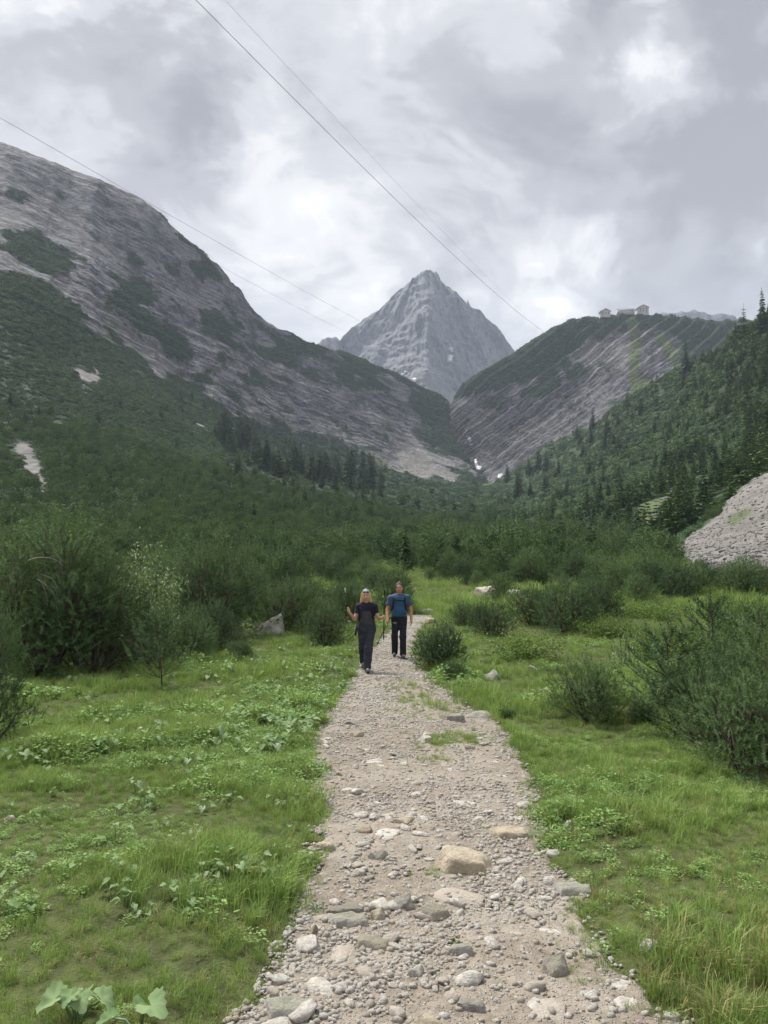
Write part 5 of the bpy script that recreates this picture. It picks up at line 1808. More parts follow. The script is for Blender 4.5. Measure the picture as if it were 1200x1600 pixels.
def butterbur(seed, nl, size, hgt, spread):
    rg = np.random.default_rng(seed)
    s = Soup(); leaves = []
    for k in range(nl):
        az = 2 * np.pi * (k + rg.uniform(-.3, .3)) / nl
        V, F = butter_leaf(seed * 10 + k, size * rg.uniform(0.6, 1.15))
        M = Euler((rg.uniform(-.35, .35), rg.uniform(-0.1, 0.65), az)).to_matrix()
        c = np.array([np.cos(az), np.sin(az), 0]) * spread * rg.uniform(.3, 1) + np.array([0, 0, hgt * rg.uniform(.5, 1)])
        V = V @ np.array(M).T + c
        leaves.append((V, F))
        s.mesh(V, F)
        s.tube(np.array([[0, 0, -.02], [c[0] * .5, c[1] * .5, c[2] * .7], c]), [0.004, 0.004, 0.003], 3)
    return s, leaves


bkinds = [butterbur(i + 1, 2 + i % 4, 0.050, 0.13, 0.13)[0].build('butterbur', True) for i in range(6)]
for b in bkinds:
    b.materials.append(m_butter)
k = 0
while k < 270:
    if rg.random() < 0.80:
        px_, py_q = rg.uniform(300, 556), rg.uniform(1005, 1175)
        lab, grp = 'pale broad-leaved butterbur in the dense patch along the left path edge', 'butterbur patch by the path'
        if rg.random() > 0.25 + 0.75 * (px_ - 300) / 250:
            continue
    else:
        px_, py_q = rg.uniform(0, 480), rg.uniform(1060, 1450)
        lab, grp = 'single pale butterbur plant scattered in the left meadow grass', 'scattered butterbur in the left meadow'
    x, y, z = G(px_, py_q)
    if float(path_in(x, y)) > -0.05:
        continue
    o = add('butterbur', bkinds[k % 6], None, loc=(x, y, z), rot=(0, 0, rg.uniform(0, 6.28)), scale=rg.uniform(0.7, 1.25) * (1.0 if 'patch' in grp else float(np.clip(y / 9, 0.55, 1.0))))
    tag(o, lab, 'plant', grp)
    k += 1
for px_, py_q, k in ((690, 1050, .9), (672, 1058, 1.0), (700, 1066, .8), (655, 1046, .8), (720, 1062, .7), (680, 1070, .8)):
    x, y, z = G(px_, py_q)
    o = add('butterbur', bkinds[px_ % 6], None, loc=(x, y, z), rot=(0, 0, px_), scale=k)
    tag(o, 'pale butterbur under the round pine bush right of the path', 'plant', 'butterbur right of the path')

for i, (px_, py_q, nl, sz, hg, lab) in enumerate(((120, 1600, 7, 0.058, 0.12, 'large-leaved butterbur with torn green leaves in the lower left corner'),
                                                  (215, 1612, 3, 0.062, 0.12, 'butterbur with a silvery upturned leaf beside the corner plant'),
                                                  (170, 1178, 3, 0.06, 0.2, 'butterbur with folded white leaf undersides in the left meadow'))):
    x, y, z = G(px_, py_q)
    o = empty('butterbur', (x, y, z), i * 1.7)
    tag(o, lab, 'plant', 'large butterbur plants')
    sp, leaves = butterbur(70 + i, nl, sz, hg, 0.11)
    for V, F in leaves:
        add('leaf', mesh_np('leaf', V, F, True), m_butter, o)
    st = Soup()
    for V, F in leaves:
        c = V[0]
        st.tube(np.array([[0, 0, -.02], [c[0] * .5, c[1] * .5, c[2] * .7], c]), [0.006, 0.005, 0.004], 4)
    add('stalks', st.build('stalks'), m_butter, o)

# ------------------------------------------------------------------ grass and herbs as masses
gk = [grass_tuft(500 + i, 46, 0.085, 0.15, 0.0045, 0.7) for i in range(5)] + [grass_tuft(510 + i, 40, 0.07, 0.24, 0.0042, 0.9) for i in range(2)]
hk = [herb_tuft(520 + i, 46, 0.11, 0.09, 0.032) for i in range(4)]
dk_ = [grass_tuft(530 + i, 34, 0.08, 0.16, 0.0035, 1.1) for i in range(3)]


def meadow_points(n, y0, y1, rg, margin=1.5, thr=-0.02):
    y = np.sqrt(rg.uniform(y0 ** 2, y1 ** 2, n)) if y1 < 12 else np.exp(rg.uniform(np.log(y0), np.log(y1), n))
    x = rg.uniform(-1, 1, n) * (0.53 * y + margin)
    pin = path_in(x, y)
    return x, y, pin


def grass_layer(name, n, y0, y1, smul, kinds, mat, label, rg, dens=None, cat='grass', strip=0.0):
    x, y, pin = meadow_points(n, y0, y1, rg)
    edge = sstep(-pin, -0.20, 0.08) * (0.30 + 0.70 * sstep(-pin, -0.08, 0.15))
    keep = rg.random(n) < np.maximum(edge, strip * middle_strip(x, y) if strip else 0)
    if dens is not None:
        keep &= rg.random(n) < dens(x, y)
    x, y = x[keep], y[keep]
    tall = (0.55 + 0.75 * sstep(fbm(x * 0.9, y * 0.9, None, 3), -0.4, 0.5)) * (0.75 + 0.5 * sstep(fbm(x * 3.1 + 8, y * 3.1, None, 2), -0.3, 0.4))
    s = smul * rg.uniform(0.7, 1.25, len(x)) * tall * np.where(y < 6, 0.82, 1.0)
    s = s * np.where(path_in(x, y) > 0.1, 0.5, 1.0)
    scatter(name, np.stack([x, y, ground_z(x, y)], 1), rg.uniform(0, 6.28, len(x)), s, rg.integers(0, len(kinds), len(x)), kinds, mat, label, cat, tilt=rg.uniform(-.15, .15, (len(x), 2)))


rg = np.random.default_rng(33)
m_grass3 = leaf_mat('verge_blades', (0.17, 0.22, 0.07), (0.31, 0.34, 0.13), (0.42, 0.38, 0.20), 0.25, 0.6, 3.0)
bald = lambda x, y: 0.45 + 0.55 * sstep(fbm(x * 1.5 + 30, y * 1.5, None, 3), -0.48, -0.25)
grass_layer('grass', 21000, 2.0, 9.5, 0.60, gk, m_grass, 'short green meadow grass near the path', rg, bald, strip=0.9)
grass_layer('far_grass', 16000, 9.5, 34, 0.95, gk, m_grass, 'green meadow grass further up the valley', rg, strip=1.0)
grass_layer('valley_grass', 15000, 32, 260, 2.8, gk, m_grass, 'distant green meadow grass between the pines', rg)
grass_layer('herbs', 11000, 2.0, 9.5, 0.85, hk, m_herb, 'low leafy herbs growing between the grass', rg, lambda x, y: 0.9 * sstep(fbm(x * 0.9 + 12, y * 0.9, None, 3), -0.3, 0.2) * np.where(x < 0, 1, 0.45), 'herbs')
grass_layer('far_herbs', 7000, 9.5, 30, 1.4, hk, m_herb, 'low leafy herbs in the meadow beside the hikers', rg, lambda x, y: 0.8 * sstep(fbm(x * 0.7 + 12, y * 0.7, None, 3), -0.1, 0.3), 'herbs')
grass_layer('dry_grass', 2600, 2.0, 16, 0.9, dk_, m_grass2, 'dry yellowish grass mixed into the turf', rg, lambda x, y: 0.22 + 0.85 * np.exp(-((x - 1.35) / .5) ** 2 - ((y - 4.0) / 1.2) ** 2) + 0.4 * sstep(fbm(x * 1.1 + 77, y * 1.1, None, 2), 0.1, 0.4), strip=0.75)
grass_layer('verge_grass', 26000, 2.0, 9.5, 0.75, [grass_tuft(540 + i, 30, 0.06, 0.10, 0.0035, 1.0) for i in range(3)], m_grass3, 'thin half dry turf growing over the right verge of the path', rg,
            lambda x, y: 1.25 * middle_strip(x, y) * (path_in(x, y) > -0.1), strip=1.0)

# ------------------------------------------------------------------ hikers, grown as one surface from a distance field
class Field:
    def __init__(self, lo, hi, h):
        self.lo, self.h = np.array(lo, float), h
        self.n = np.ceil((np.array(hi) - self.lo) / h).astype(int) + 1
        self.D = np.full(self.n, 9.0, np.float32)

    def _box(self, lo, hi, pad):
        a = np.clip(np.floor((np.array(lo) - pad - self.lo) / self.h).astype(int), 0, self.n)
        b = np.clip(np.ceil((np.array(hi) + pad - self.lo) / self.h).astype(int) + 1, 0, self.n)
        ax = [self.lo[i] + self.h * np.arange(a[i], b[i]) for i in range(3)]
        return tuple(slice(a[i], b[i]) for i in range(3)), np.stack(np.meshgrid(*ax, indexing='ij'), -1)

    def _join(self, sl, d, k):
        c = self.D[sl]
        hh = np.maximum(k - np.abs(c - d), 0) / k
        self.D[sl] = np.minimum(c, d) - hh * hh * k * 0.25

    def cone(self, a, b, ra, rb, k=0.03, inf=0.0):
        a, b = np.array(a, float), np.array(b, float)
        ra += inf; rb += inf
        r = max(ra, rb)
        sl, p = self._box(np.minimum(a, b) - r, np.maximum(a, b) + r, 0.05 + k)
        ab = b - a
        t = np.clip(((p - a) @ ab) / max(ab @ ab, 1e-9), 0, 1)
        d = np.linalg.norm(p - a - t[..., None] * ab, axis=-1) - (ra + (rb - ra) * t)
        self._join(sl, d, k)

    def ell(self, c, r, k=0.03, inf=0.0, sub=False):
        c, r = np.array(c, float), np.array(r, float) + inf
        sl, p = self._box(c - r, c + r, 0.05 + k)
        q = (p - c)
        k0 = np.linalg.norm(q / r, axis=-1)
        k1 = np.linalg.norm(q / (r * r), axis=-1)
        d = np.where(k1 > 1e-9, k0 * (k0 - 1) / np.maximum(k1, 1e-9), -r.min())
        if sub:
            self.D[sl] = np.maximum(self.D[sl], -d)
        else:
            self._join(sl, d, k)

    def clip(self, fn):
        ax = [self.lo[i] + self.h * np.arange(self.n[i]) for i in range(3)]
        X, Y, Z = np.meshgrid(*ax, indexing='ij')
        self.D = np.maximum(self.D, fn(X, Y, Z))

    def wrinkle(self, amp, f, stretch=(1, 1, 0.5)):
        ax = [self.lo[i] + self.h * np.arange(self.n[i]) for i in range(3)]
        near = np.abs(self.D) < 0.03
        idx = np.nonzero(near)
        x, y, z = (ax[i][idx[i]] for i in range(3))
        self.D[idx] += amp * fbm(x * f * stretch[0], y * f * stretch[1], z * f * stretch[2], 3)

    def mesh(self, name):
        D, h = self.D, self.h
        S = D < 0
        nx, ny, nz = D.shape
        acc = np.zeros((nx - 1, ny - 1, nz - 1, 3)); cnt = np.zeros((nx - 1, ny - 1, nz - 1))
        off = [(0, 0, 0), (1, 0, 0), (0, 1, 0), (1, 1, 0), (0, 0, 1), (1, 0, 1), (0, 1, 1), (1, 1, 1)]
        def cv(A, o):
            return A[o[0]:nx - 1 + o[0], o[1]:ny - 1 + o[1], o[2]:nz - 1 + o[2]]
        for i in range(8):
            for ax in range(3):
                o = off[i]
                if o[ax]:
                    continue
                o2 = tuple(o[j] + (1 if j == ax else 0) for j in range(3))
                a, b = cv(D, o), cv(D, o2)
                m = (a < 0) != (b < 0)
                t = np.where(m, a / np.where(np.abs(a - b) < 1e-9, 1e-9, a - b), 0)
                for j in range(3):
                    acc[..., j] += np.where(m, o[j] + (t if j == ax else 0), 0)
                cnt += m
        act = cnt > 0
        idx = -np.ones(act.shape, int)
        idx[act] = np.arange(act.sum())
        ci = np.stack(np.nonzero(act), -1)
        V = self.lo + h * (ci + acc[act] / cnt[act][:, None])
        F = []
        for ax in range(3):
            a = S.take(range(D.shape[ax] - 1), ax); b = S.take(range(1, D.shape[ax]), ax)
            e = np.stack(np.nonzero(a != b), -1)
            u, v = [(1, 2), (2, 0), (0, 1)][ax]
            ok = (e[:, u] > 0) & (e[:, v] > 0) & (e[:, u] < act.shape[u]) & (e[:, v] < act.shape[v])
            e = e[ok]
            def cell(du, dv):
                c = e.copy(); c[:, u] -= du; c[:, v] -= dv
                return idx[c[:, 0], c[:, 1], c[:, 2]]
            q = np.stack([cell(1, 1), cell(0, 1), cell(0, 0), cell(1, 0)], -1)
            flip = ~S[e[:, 0], e[:, 1], e[:, 2]]
            q[flip] = q[flip][:, ::-1]
            F.append(q)
        F = np.concatenate(F)
        F = F[(F >= 0).all(1)]
        return mesh_np(name, V, F, True)


def two_tone(name, yoke, front, zmid, arch, dark=0.7):
    m, n = new_mat(name)
    t = n.n('ShaderNodeTexCoord')
    sp = n.n('ShaderNodeSeparateXYZ', {0: t.outputs['Object']})
    x2 = n.math('MULTIPLY', sp.outputs[0], sp.outputs[0])
    lim = n.math('SUBTRACT', n.math('SUBTRACT', zmid, n.math('MULTIPLY', x2, arch)), sp.outputs[2])
    wid = n.math('SUBTRACT', 0.155, n.math('ABSOLUTE', sp.outputs[0]))
    f = n.math('MULTIPLY', n.maprange(lim, -0.008, 0.008), n.maprange(wid, -0.008, 0.008))
    ns = n.noise(t.outputs['Object'], 14, 4)
    c = n.mix(f, yoke, front)
    c = n.mix(n.maprange(ns, 0.35, 0.7, 0, 0.35), c, tuple(v * dark for v in yoke))
    out(n, principled(n, c, 0.85, 0.2, n.bump(ns, 0.3, 0.01)))
    return m


def skin_mat(name, c):
    m, n = new_mat(name)
    t = n.n('ShaderNodeTexCoord')
    ns = n.noise(t.outputs['Object'], 18, 4)
    col = n.mix(ns, tuple(v * .9 for v in c), (min(1, c[0] * 1.12), c[1] * 1.02, c[2] * 0.98))
    out(n, principled(n, col, 0.55, 0.35))
    return m


m_skin = skin_mat('skin', (0.52, 0.31, 0.22))
m_skin2 = skin_mat('tanned_skin', (0.46, 0.26, 0.18))
m_blonde = simple_mat('blonde_hair', (0.50, 0.34, 0.17), 0.6, 0.3, 0.25, 30, 0.5)
m_brownhair = simple_mat('greying_hair', (0.075, 0.060, 0.050), 0.7, 0.3, 0.3, 40, 0.5)
m_eye = simple_mat('dark_eye', (0.03, 0.022, 0.02), 0.3, 0.5, 0.05)
m_lip = simple_mat('lips', (0.36, 0.15, 0.13), 0.5, 0.4, 0.05)
m_wshirt = two_tone('woman_shirt_cloth', (0.020, 0.021, 0.034), (0.052, 0.053, 0.060), 1.275, 4.5)
m_mshirt = two_tone('man_shirt_cloth', (0.060, 0.098, 0.160), (0.028, 0.082, 0.155), 1.46, 2.6)
m_wtrou = simple_mat('slate_trousers', (0.034, 0.038, 0.050), 0.85, 0.2, 0.2, 9, 0.3)
m_mtrou = simple_mat('black_navy_trousers', (0.015, 0.018, 0.026), 0.8, 0.25, 0.2, 9, 0.3)
m_shoe = simple_mat('hiking_shoe', (0.10, 0.125, 0.13), 0.8, 0.2, 0.25, 20, 0.3)
m_sole = simple_mat('rubber_sole', (0.03, 0.03, 0.03), 0.8, 0.2, 0.1)
m_strap = simple_mat('pack_strap', (0.016, 0.016, 0.024), 0.8, 0.2, 0.1)
m_pale = simple_mat('pale_headscarf', (0.24, 0.30, 0.36), 0.8, 0.2, 0.5, 25)
m_grey = simple_mat('grey_pouch', (0.14, 0.145, 0.16), 0.8, 0.2, 0.15)
m_black = simple_mat('black_pole', (0.014, 0.014, 0.016), 0.4, 0.5, 0.05)
m_alu = simple_mat('pole_tube', (0.20, 0.21, 0.20), 0.35, 0.5, 0.05, **{'Metallic': 0.6})
m_lime = simple_mat('pale_green_grip', (0.42, 0.50, 0.34), 0.6, 0.3, 0.15)


def body_prims(F, S, inf=0.0, parts=('head', 'torso', 'armL', 'armR', 'legL', 'legR', 'hands', 'feet')):
    k = 0.05
    if 'torso' in parts:
        for c, r in S['torso']:
            F.ell(c, r, 0.07, inf)
        for s in ('L', 'R'):
            F.cone(S['neck'][0], S['sh' + s], 0.055, 0.062, 0.06, inf)
    if 'head' in parts:
        F.cone(S['neck'][0], S['neck'][1], 0.056, 0.050, 0.03, inf)
        c = np.array(S['head']); r = np.array(S['headr'])
        F.ell(c, r, 0.02, inf)
        F.ell(c + [0, -0.012, -0.055], (r[0] * .80, r[1] * .82, r[2] * .58), 0.03, inf)
        if inf == 0:
            F.cone(c + [0, -r[1] * .93, 0.005], c + [0, -r[1] * 1.12, -0.035], 0.009, 0.015, 0.012)
            for s in (-1, 1):
                F.ell(c + [s * r[0] * .98, 0.005, -0.01], (0.012, 0.022, 0.032), 0.008)
                F.ell(c + [s * 0.032, -r[1] * 1.02, 0.012], (0.019, 0.016, 0.012), 0.01, sub=True)
            F.cone(c + [-0.035, -r[1] * .90, 0.03], c + [0.035, -r[1] * .90, 0.03], 0.011, 0.011, 0.015)
    for s in ('L', 'R'):
        if 'arm' + s in parts:
            F.cone(S['sh' + s], S['el' + s], 0.052 * S['arm'], 0.040 * S['arm'], 0.035, inf)
            F.cone(S['el' + s], S['wr' + s], 0.041 * S['arm'], 0.027 * S['arm'], 0.02, inf)
        if 'leg' + s in parts:
            F.cone(S['hip' + s], S['kn' + s], 0.094 * S['leg'], 0.062 * S['leg'], 0.05, inf)
            F.cone(S['kn' + s], S['an' + s], 0.062 * S['leg'], 0.040 * S['leg'], 0.03, inf)
        if 'hands' in parts:
            w_, d_ = np.array(S['wr' + s], float), unit(np.array(S['hd' + s], float))
            g_ = unit(np.array(S['grip' + s], float))            # the way the held thing runs
            pal = w_ + d_ * 0.045
            side = unit(np.cross(d_, g_))
            F.cone(w_, pal, 0.026, 0.026, 0.02)
            F.cone(pal - g_ * 0.022, pal + g_ * 0.022, 0.021, 0.021, 0.02)
            curl = S.get('curl' + s, 1.0)
            for q, L in zip((-1.5, -0.5, 0.5, 1.5), (0.030, 0.037, 0.040, 0.034)):
                a = pal + g_ * q * 0.019 + d_ * 0.020
                b = a + d_ * L * 0.8 + side * 0.006
                c_ = b + unit(side * curl + d_ * (1.15 - curl)) * L * 0.85
                e = c_ + unit(side * curl * .5 - d_ * curl + d_ * (1.0 - curl) * 1.2) * L * 0.6
                F.cone(a, b, 0.0095, 0.009, 0.006); F.cone(b, c_, 0.009, 0.0085, 0.005); F.cone(c_, e, 0.0085, 0.0075, 0.005)
            a = pal + g_ * 0.030 - d_ * 0.01
            F.cone(a, a + unit(side + g_ * .5 + d_ * .3) * 0.035, 0.011, 0.0095, 0.01)
            F.cone(a + unit(side + g_ * .5 + d_ * .3) * 0.035, a + unit(side + g_ * .5 + d_ * .3) * 0.035 + unit(d_ + side * .4) * 0.028, 0.0095, 0.008, 0.005)
        if 'feet' in parts:
            F.cone(S['an' + s], np.array(S['an' + s]) + np.array(S['ft' + s]) * 0.9, 0.036, 0.026, 0.03)


def person(label, S, origin, rotz, shirt_m, trou_m, skin_m, hair_m, hem, waist, sleeve, woman):
    lo, hi = (-0.50, -0.45, -0.02), (0.50, 0.42, 1.85)
    o = empty('person', origin, rotz)
    tag(o, label, 'person', 'hikers on the path')
    F = Field(lo, hi, 0.009)
    body_prims(F, S)
    add('body', F.mesh('body'), skin_m, o)
    # shirt
    F = Field((-0.42, -0.30, 0.85), (0.42, 0.25, 1.65), 0.008)
    body_prims(F, S, 0.014, ('torso',))
    nk = np.array(S['neck'][0])
    for s in ('L', 'R'):
        a, b = np.array(S['sh' + s]), np.array(S['el' + s])
        e = a + (b - a) * sleeve
        F.cone(a, e, 0.060 * S['arm'], 0.060 * S['arm'], 0.03, 0.004)
    def cut(X, Y, Z):
        hole = np.maximum(np.hypot(X - nk[0], (Y - nk[1]) * 0.9) - 0.070, (nk[2] - 0.012 + 0.25 * np.minimum(Y, 0.0)) - Z)
        d = np.maximum(hem - Z, -hole)
        for s in ('L', 'R'):
            a, b = np.array(S['sh' + s]), np.array(S['el' + s])
            ax = unit(b - a); e = a + (b - a) * sleeve
            along = (X - e[0]) * ax[0] + (Y - e[1]) * ax[1] + (Z - e[2]) * ax[2]
            rad = np.sqrt((X - e[0]) ** 2 + (Y - e[1]) ** 2 + (Z - e[2]) ** 2)
            d = np.where((rad < 0.095) & (np.abs(X) > abs(e[0]) * 0.80), np.maximum(d, along), d)
        return d
    F.wrinkle(0.012, 9, (1.0, 1.0, 1.6))
    F.clip(cut)
    sh = add('shirt', F.mesh('shirt'), shirt_m, o)
    # trousers
    F = Field((-0.26, -0.32, 0.02), (0.26, 0.42, 1.10), 0.009)
    for c, r in S['torso'][1:]:
        F.ell(c, r, 0.06, 0.012)
    body_prims(F, S, 0.020, ('legL', 'legR'))
    for s in ('L', 'R'):
        F.cone(S['kn' + s], S['an' + s], 0.066 * S['leg'], S['cuff'], 0.03, 0.014)
    F.wrinkle(0.014, 8, (1.0, 1.0, 1.5))
    F.clip(lambda X, Y, Z: np.maximum(Z - waist, 0.075 - Z))
    tr = add('trousers', F.mesh('trousers'), trou_m, o)
    # shoes
    for s in ('L', 'R'):
        an, ft = np.array(S['an' + s], float), np.array(S['ft' + s], float)
        lo_ = np.minimum(an, an + ft) - 0.12; hi_ = np.maximum(an, an + ft) + 0.12
        F = Field(lo_, hi_, 0.006)
        F.cone(an + [0, 0.01, 0.03], an + [0, 0.02, -0.03], 0.050, 0.046, 0.02)
        F.cone(an + [0, 0.02, -0.035], an + ft * 0.95, 0.044, 0.036, 0.03)
        zmin = min(an[2] - 0.072, an[2] + ft[2] - 0.036)
        F.clip(lambda X, Y, Z: (zmin + 0.004) - Z)
        so = add('shoe', F.mesh('shoe'), m_shoe, o)
        F = Field(lo_, hi_, 0.006)
        F.cone(an + [0, 0.02, -0.04], an + ft * 0.97, 0.050, 0.041, 0.02)
        F.clip(lambda X, Y, Z: np.maximum(zmin - 0.006 - Z, Z - (zmin + 0.022)))
        add('sole', F.mesh('sole'), m_sole, so)
    # face
    c, r = np.array(S['head']), np.array(S['headr'])
    F = Field(c - 0.16, c + 0.16, 0.004)
    for s in (-1, 1):
        F.ell(c + [s * 0.032, -r[1] * .955, 0.008], (0.013, 0.008, 0.0075), 0.003)
    add('eyes', F.mesh('eyes'), m_eye, o)
    F = Field(c - 0.16, c + 0.16, 0.004)
    F.ell(c + [0, -r[1] * .90, -0.068], (0.024, 0.014, 0.008), 0.003)
    add('mouth', F.mesh('mouth'), m_lip, o)
    # hair
    F = Field(c - [.2, .2, .30], c + [.2, .2, .2], 0.006)
    F.ell(c + [0, 0.012, 0.012], r * [1.10, 1.08, 1.07], 0.02)
    if woman:
        for s in (-1, 1):
            F.cone(c + [s * 0.070, 0.0, 0.03], c + [s * 0.092, 0.01, -0.16], 0.030, 0.034, 0.03)
        F.cone(c + [0, 0.075, 0.0], c + [0, 0.08, -0.17], 0.06, 0.05, 0.04)
    F.wrinkle(0.012, 22, (1, 1, 0.4))
    def face(X, Y, Z):
        q = np.stack([(X - c[0]) / (r[0] * (0.88 if woman else 0.93)), (Y - c[1] + r[1]) / (r[1] * 1.05), (Z - c[2] + (0.035 if woman else 0.045)) / (r[2] * (1.0 if woman else 1.05))], -1)
        d = 1 - np.linalg.norm(q, axis=-1)
        low = -1.0 if woman else (c[2] - 0.055 - Z + 0.35 * (c[1] - Y))
        return np.maximum(d * 0.06, low)
    F.clip(face)
    add('hair', F.mesh('hair'), hair_m, o)
    return o


def strap_mesh(o, pts, w_=0.035, th=0.008, name='strap', mat=m_strap, parent=None):
    pts = np.array(pts, float)
    d = np.gradient(pts, axis=0); d = unit(d)
    side = unit(np.cross(d, np.array([0, 1.0, 0.25])))
    up = np.cross(side, d)
    V, Fq = [], []
    for i, p in enumerate(pts):
        for a, b in ((-1, -1), (1, -1), (1, 1), (-1, 1)):
            V.append(p + side[i] * a * w_ / 2 + up[i] * b * th / 2)
    for i in range(len(pts) - 1):
        for j in range(4):
            Fq.append((i * 4 + j, i * 4 + (j + 1) % 4, i * 4 + 4 + (j + 1) % 4, i * 4 + 4 + j))
    Fq += [(0, 3, 2, 1), (len(V) - 4, len(V) - 3, len(V) - 2, len(V) - 1)]
    return add(name, mesh_np(name, np.array(V), np.array(Fq)), mat, parent or o)


def trek_pole(label, a, b, grip_t, origin, grip_m=m_black, shaft_m=m_black, basket_t=0.94, rad=0.009):
    """a = handle end, b = tip end, local to the hiker"""
    a, b = np.array(a, float), np.array(b, float)
    o = empty('trekking_pole', origin)
    tag(o, label, 'trekking pole', 'trekking poles')
    L = b - a
    s = Soup(); s.tube(np.array([a + L * .12, a + L * .5, a + L * .501, a + L * .97]), [rad, rad, rad * .8, rad * .75], 8); add('shaft', s.build('shaft'), shaft_m, o)
    s = Soup(); s.tube(np.array([a, a + L * .02, a + L * .06, a + L * .125]), [0.012, 0.019, 0.015, 0.016], 8); add('grip', s.build('grip'), grip_m, o)
    s = Soup(); s.tube(np.array([a + L * (basket_t - .004), a + L * basket_t, a + L * (basket_t + .006)]), [0.012, 0.036, 0.014], 10); add('basket', s.build('basket'), grip_m, o)
    s = Soup(); s.tube(np.array([a + L * .965, a + L]), [0.006, 0.003], 6); add('tip', s.build('tip'), m_alu, o)
    return o


W = dict(head=(-0.012, -0.01, 1.578), headr=(0.078, 0.095, 0.114), neck=((-0.005, 0.015, 1.375), (-0.012, 0.0, 1.49)), arm=0.98, leg=1.0, cuff=0.062,
         torso=[((0.0, 0.005, 1.245), (0.158, 0.105, 0.185)), ((0.0, 0.0, 1.04), (0.150, 0.108, 0.17)), ((0.005, 0.012, 0.90), (0.180, 0.128, 0.135))],
         shL=(-0.155, 0.01, 1.345), elL=(-0.245, -0.03, 1.085), wrL=(-0.345, -0.19, 1.225), hdL=(-0.35, -0.25, 0.75), gripL=(0.05, -0.25, 1.0),
         shR=(0.165, 0.01, 1.345), elR=(0.255, -0.02, 1.09), wrR=(0.335, -0.20, 1.125), hdR=(0.45, -0.65, 0.2), gripR=(0.0, 0.05, 1.0),
         hipL=(-0.085, 0.01, 0.88), knL=(-0.075, 0.02, 0.50), anL=(-0.070, 0.30, 0.17), ftL=(-0.01, -0.13, -0.10),
         hipR=(0.085, 0.0, 0.88), knR=(0.045, -0.16, 0.49), anR=(0.018, -0.20, 0.085), ftR=(0.03, -0.16, -0.035))
gx, gy, gz = G(572, 1053)
wo = (gx, gy + 0.30, gz + 0.012)
wm = person('woman in dark two-tone t-shirt and slate trousers holding up two trekking poles', W, wo, 0.0, m_wshirt, m_wtrou, m_skin, m_blonde, 0.965, 1.00, 0.56, True)
hc = np.array(W['head'])
F = Field(hc - .17, hc + .2, 0.006)
F.ell(hc + [0, 0.012, 0.022], (0.088, 0.106, 0.115), 0.01)
F.clip(lambda X, Y, Z: np.maximum((hc[2] + 0.062 + 0.10 * (Y - hc[1])) - Z, Z - (hc[2] + 0.150)))
add('headscarf', F.mesh('headscarf'), m_pale, wm)
F = Field(hc - .17, hc + .2, 0.005)
for s_ in (-1, 1):
    F.ell(hc + [s_ * 0.036, -0.088, 0.072], (0.030, 0.018, 0.020), 0.004)
F.cone(hc + [-0.07, -0.07, 0.078], hc + [0.07, -0.07, 0.078], 0.006, 0.006, 0.004)
add('sunglasses', F.mesh('sunglasses'), m_eye, wm)

# her rucksack: bag behind, straps over the shoulders
bp = empty('rucksack', wo)
tag(bp, "dark rucksack on the woman's back with a strap hanging at her hip", 'rucksack', 'rucksacks')
F = Field((-0.3, 0.0, 0.85), (0.3, 0.45, 1.5), 0.012)
F.ell((0.0, 0.19, 1.18), (0.13, 0.085, 0.24), 0.03); F.ell((0, 0.21, 1.05), (0.14, 0.09, 0.14), 0.04)
add('bag', F.mesh('bag'), m_strap, bp)
for s_ in (-1, 1):
    strap_mesh(bp, [(s_ * .10, .13, 1.36), (s_ * .105, .06, 1.415), (s_ * .11, -.02, 1.40), (s_ * .115, -.085, 1.33), (s_ * .12, -.118, 1.24), (s_ * .135, -.10, 1.14), (s_ * .165, -.02, 1.06)])
strap_mesh(bp, [(-.13, -.118, 1.285), (0, -.128, 1.29), (.13, -.118, 1.285)], 0.018)
strap_mesh(bp, [(-.185, .03, 1.0), (-.205, .02, .90), (-.225, .0, .80), (-.235, -.01, .74)], 0.04)

hl = np.array(W['wrL']) + unit(np.array(W['hdL'])) * 0.062
trek_pole("trekking pole lifted tip up in the woman's raised hand", hl + [-0.075, -0.02, 0.46], hl + [0.03, 0.04, -0.28], 0, wo, m_lime, m_black, 0.93)
hr_ = np.array(W['wrR']) + unit(np.array(W['hdR'])) * 0.062
trek_pole("upright black trekking pole in the woman's lowered hand", hr_ + [0.01, 0.0, 0.58], hr_ + [-0.01, 0.06, -0.50], 0, wo, m_black, m_black, 0.93, 0.013)

M_ = dict(head=(0.0, -0.035, 1.695), headr=(0.082, 0.100, 0.126), neck=((0.0, 0.02, 1.48), (0.0, -0.01, 1.60)), arm=1.12, leg=0.90, cuff=0.060,
          torso=[((0.0, 0.0, 1.34), (0.195, 0.125, 0.20)), ((0.0, -0.025, 1.11), (0.175, 0.135, 0.18)), ((0.0, 0.0, 0.965), (0.168, 0.122, 0.12))],
          shL=(-0.205, 0.01, 1.445), elL=(-0.280, 0.03, 1.15), wrL=(-0.275, -0.09, 0.94), hdL=(0.05, -0.35, -0.95), gripL=(0.55, -0.6, 0.6),
          shR=(0.205, 0.01, 1.445), elR=(0.285, 0.05, 1.14), wrR=(0.298, -0.02, 0.90), hdR=(0.0, -0.15, -1.0), gripR=(0.1, -1.0, 0.1), curlR=0.45,
          hipL=(-0.092, 0.0, 0.93), knL=(-0.108, -0.02, 0.51), anL=(-0.105, 0.12, 0.115), ftL=(-0.02, -0.15, -0.05),
          hipR=(0.092, 0.0, 0.93), knR=(0.088, -0.09, 0.51), anR=(0.088, -0.10, 0.085), ftR=(0.02, -0.17, -0.035))
gx, gy, gz = G(624, 1030)
mo = (gx, gy + 0.18, gz + 0.012)
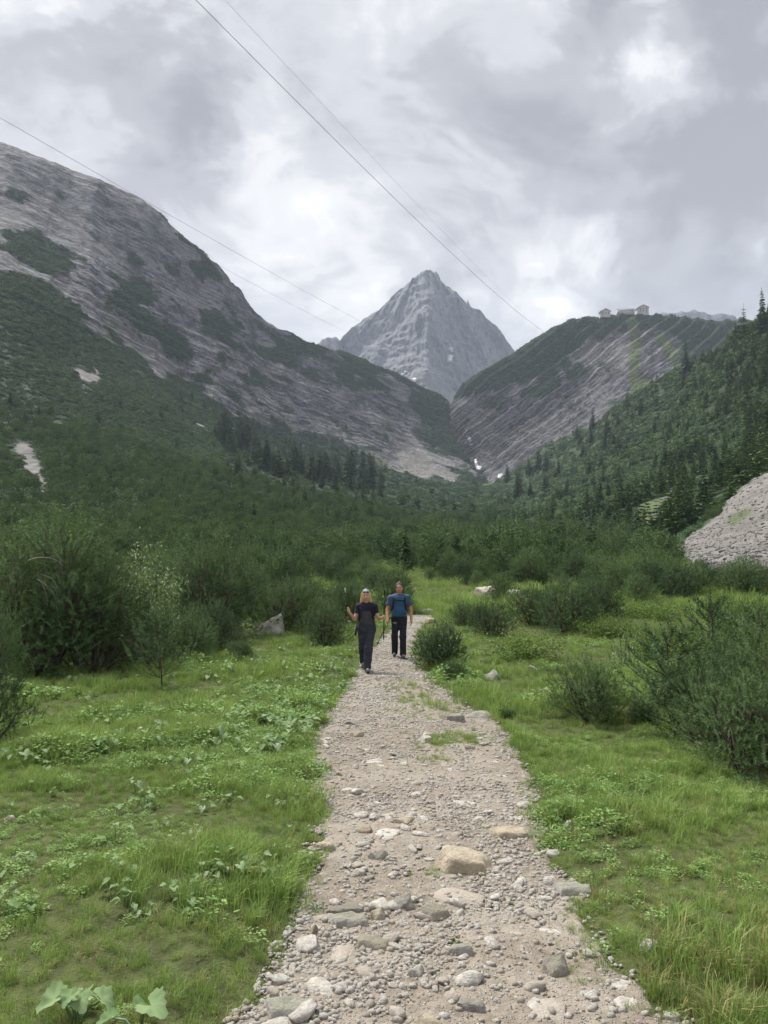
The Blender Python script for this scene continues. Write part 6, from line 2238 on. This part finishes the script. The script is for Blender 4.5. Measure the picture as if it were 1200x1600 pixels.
mm = person('man in blue t-shirt and black trousers walking with lowered head behind the woman', M_, mo, 0.0, m_mshirt, m_mtrou, m_skin2, m_brownhair, 1.0, 1.035, 0.62, False)
F = Field((-0.24, -0.25, 0.85), (-0.02, 0.0, 1.1), 0.006)
F.ell((-0.125, -0.125, 0.965), (0.045, 0.03, 0.055), 0.01)
add('belt_pouch', F.mesh('belt_pouch'), m_strap, mm)
F = Field((-0.24, -0.25, 0.7), (-0.02, 0.05, 1.0), 0.006)
F.ell((-0.105, -0.098, 0.845), (0.052, 0.02, 0.028), 0.01)
add('pocket', F.mesh('pocket'), m_grey, mm)
bp = empty('rucksack', mo)
tag(bp, "dark blue rucksack on the man's back with shoulder straps", 'rucksack', 'rucksacks')
F = Field((-0.3, 0.0, 0.9), (0.3, 0.5, 1.65), 0.012)
F.ell((0.0, 0.21, 1.28), (0.15, 0.10, 0.26), 0.03); F.ell((0, 0.23, 1.13), (0.16, 0.10, 0.15), 0.04)
add('bag', F.mesh('bag'), m_strap, bp)
for s_ in (-1, 1):
    strap_mesh(bp, [(s_ * .12, .14, 1.47), (s_ * .125, .06, 1.53), (s_ * .13, -.02, 1.515), (s_ * .135, -.095, 1.44), (s_ * .142, -.13, 1.33), (s_ * .16, -.125, 1.20), (s_ * .19, -.03, 1.12)], 0.04)
strap_mesh(bp, [(-.14, -.138, 1.385), (0, -.142, 1.39), (.14, -.138, 1.385)], 0.02)
hm = np.array(M_['wrL']) + unit(np.array(M_['hdL'])) * 0.062
trek_pole("trekking pole slanting down from the man's lowered hand", hm + [0.06, 0.05, 0.10], hm + [-0.28, -0.35, -0.55], 0, mo, m_black, m_black, 0.9, 0.012)

# ------------------------------------------------------------------ haze
bm = bmesh.new()
bmesh.ops.create_cube(bm, size=1.0)
hme = bpy.data.meshes.new('haze')
bm.to_mesh(hme); bm.free()
m_haze, n = new_mat('haze_air')
pv = n.n('ShaderNodeVolumePrincipled')
pv.inputs['Color'].default_value = (0.72, 0.82, 1.0, 1)
pv.inputs['Density'].default_value = HAZE_DENSITY
pv.inputs['Anisotropy'].default_value = 0.0
out(n, None, pv.outputs[0])
hz = add('haze', hme, m_haze, loc=(0, 1700, 720), scale=(7000, 6400, 1500))
tag(hz, 'thin pale blue haze filling the valley air', 'haze', kind='stuff')
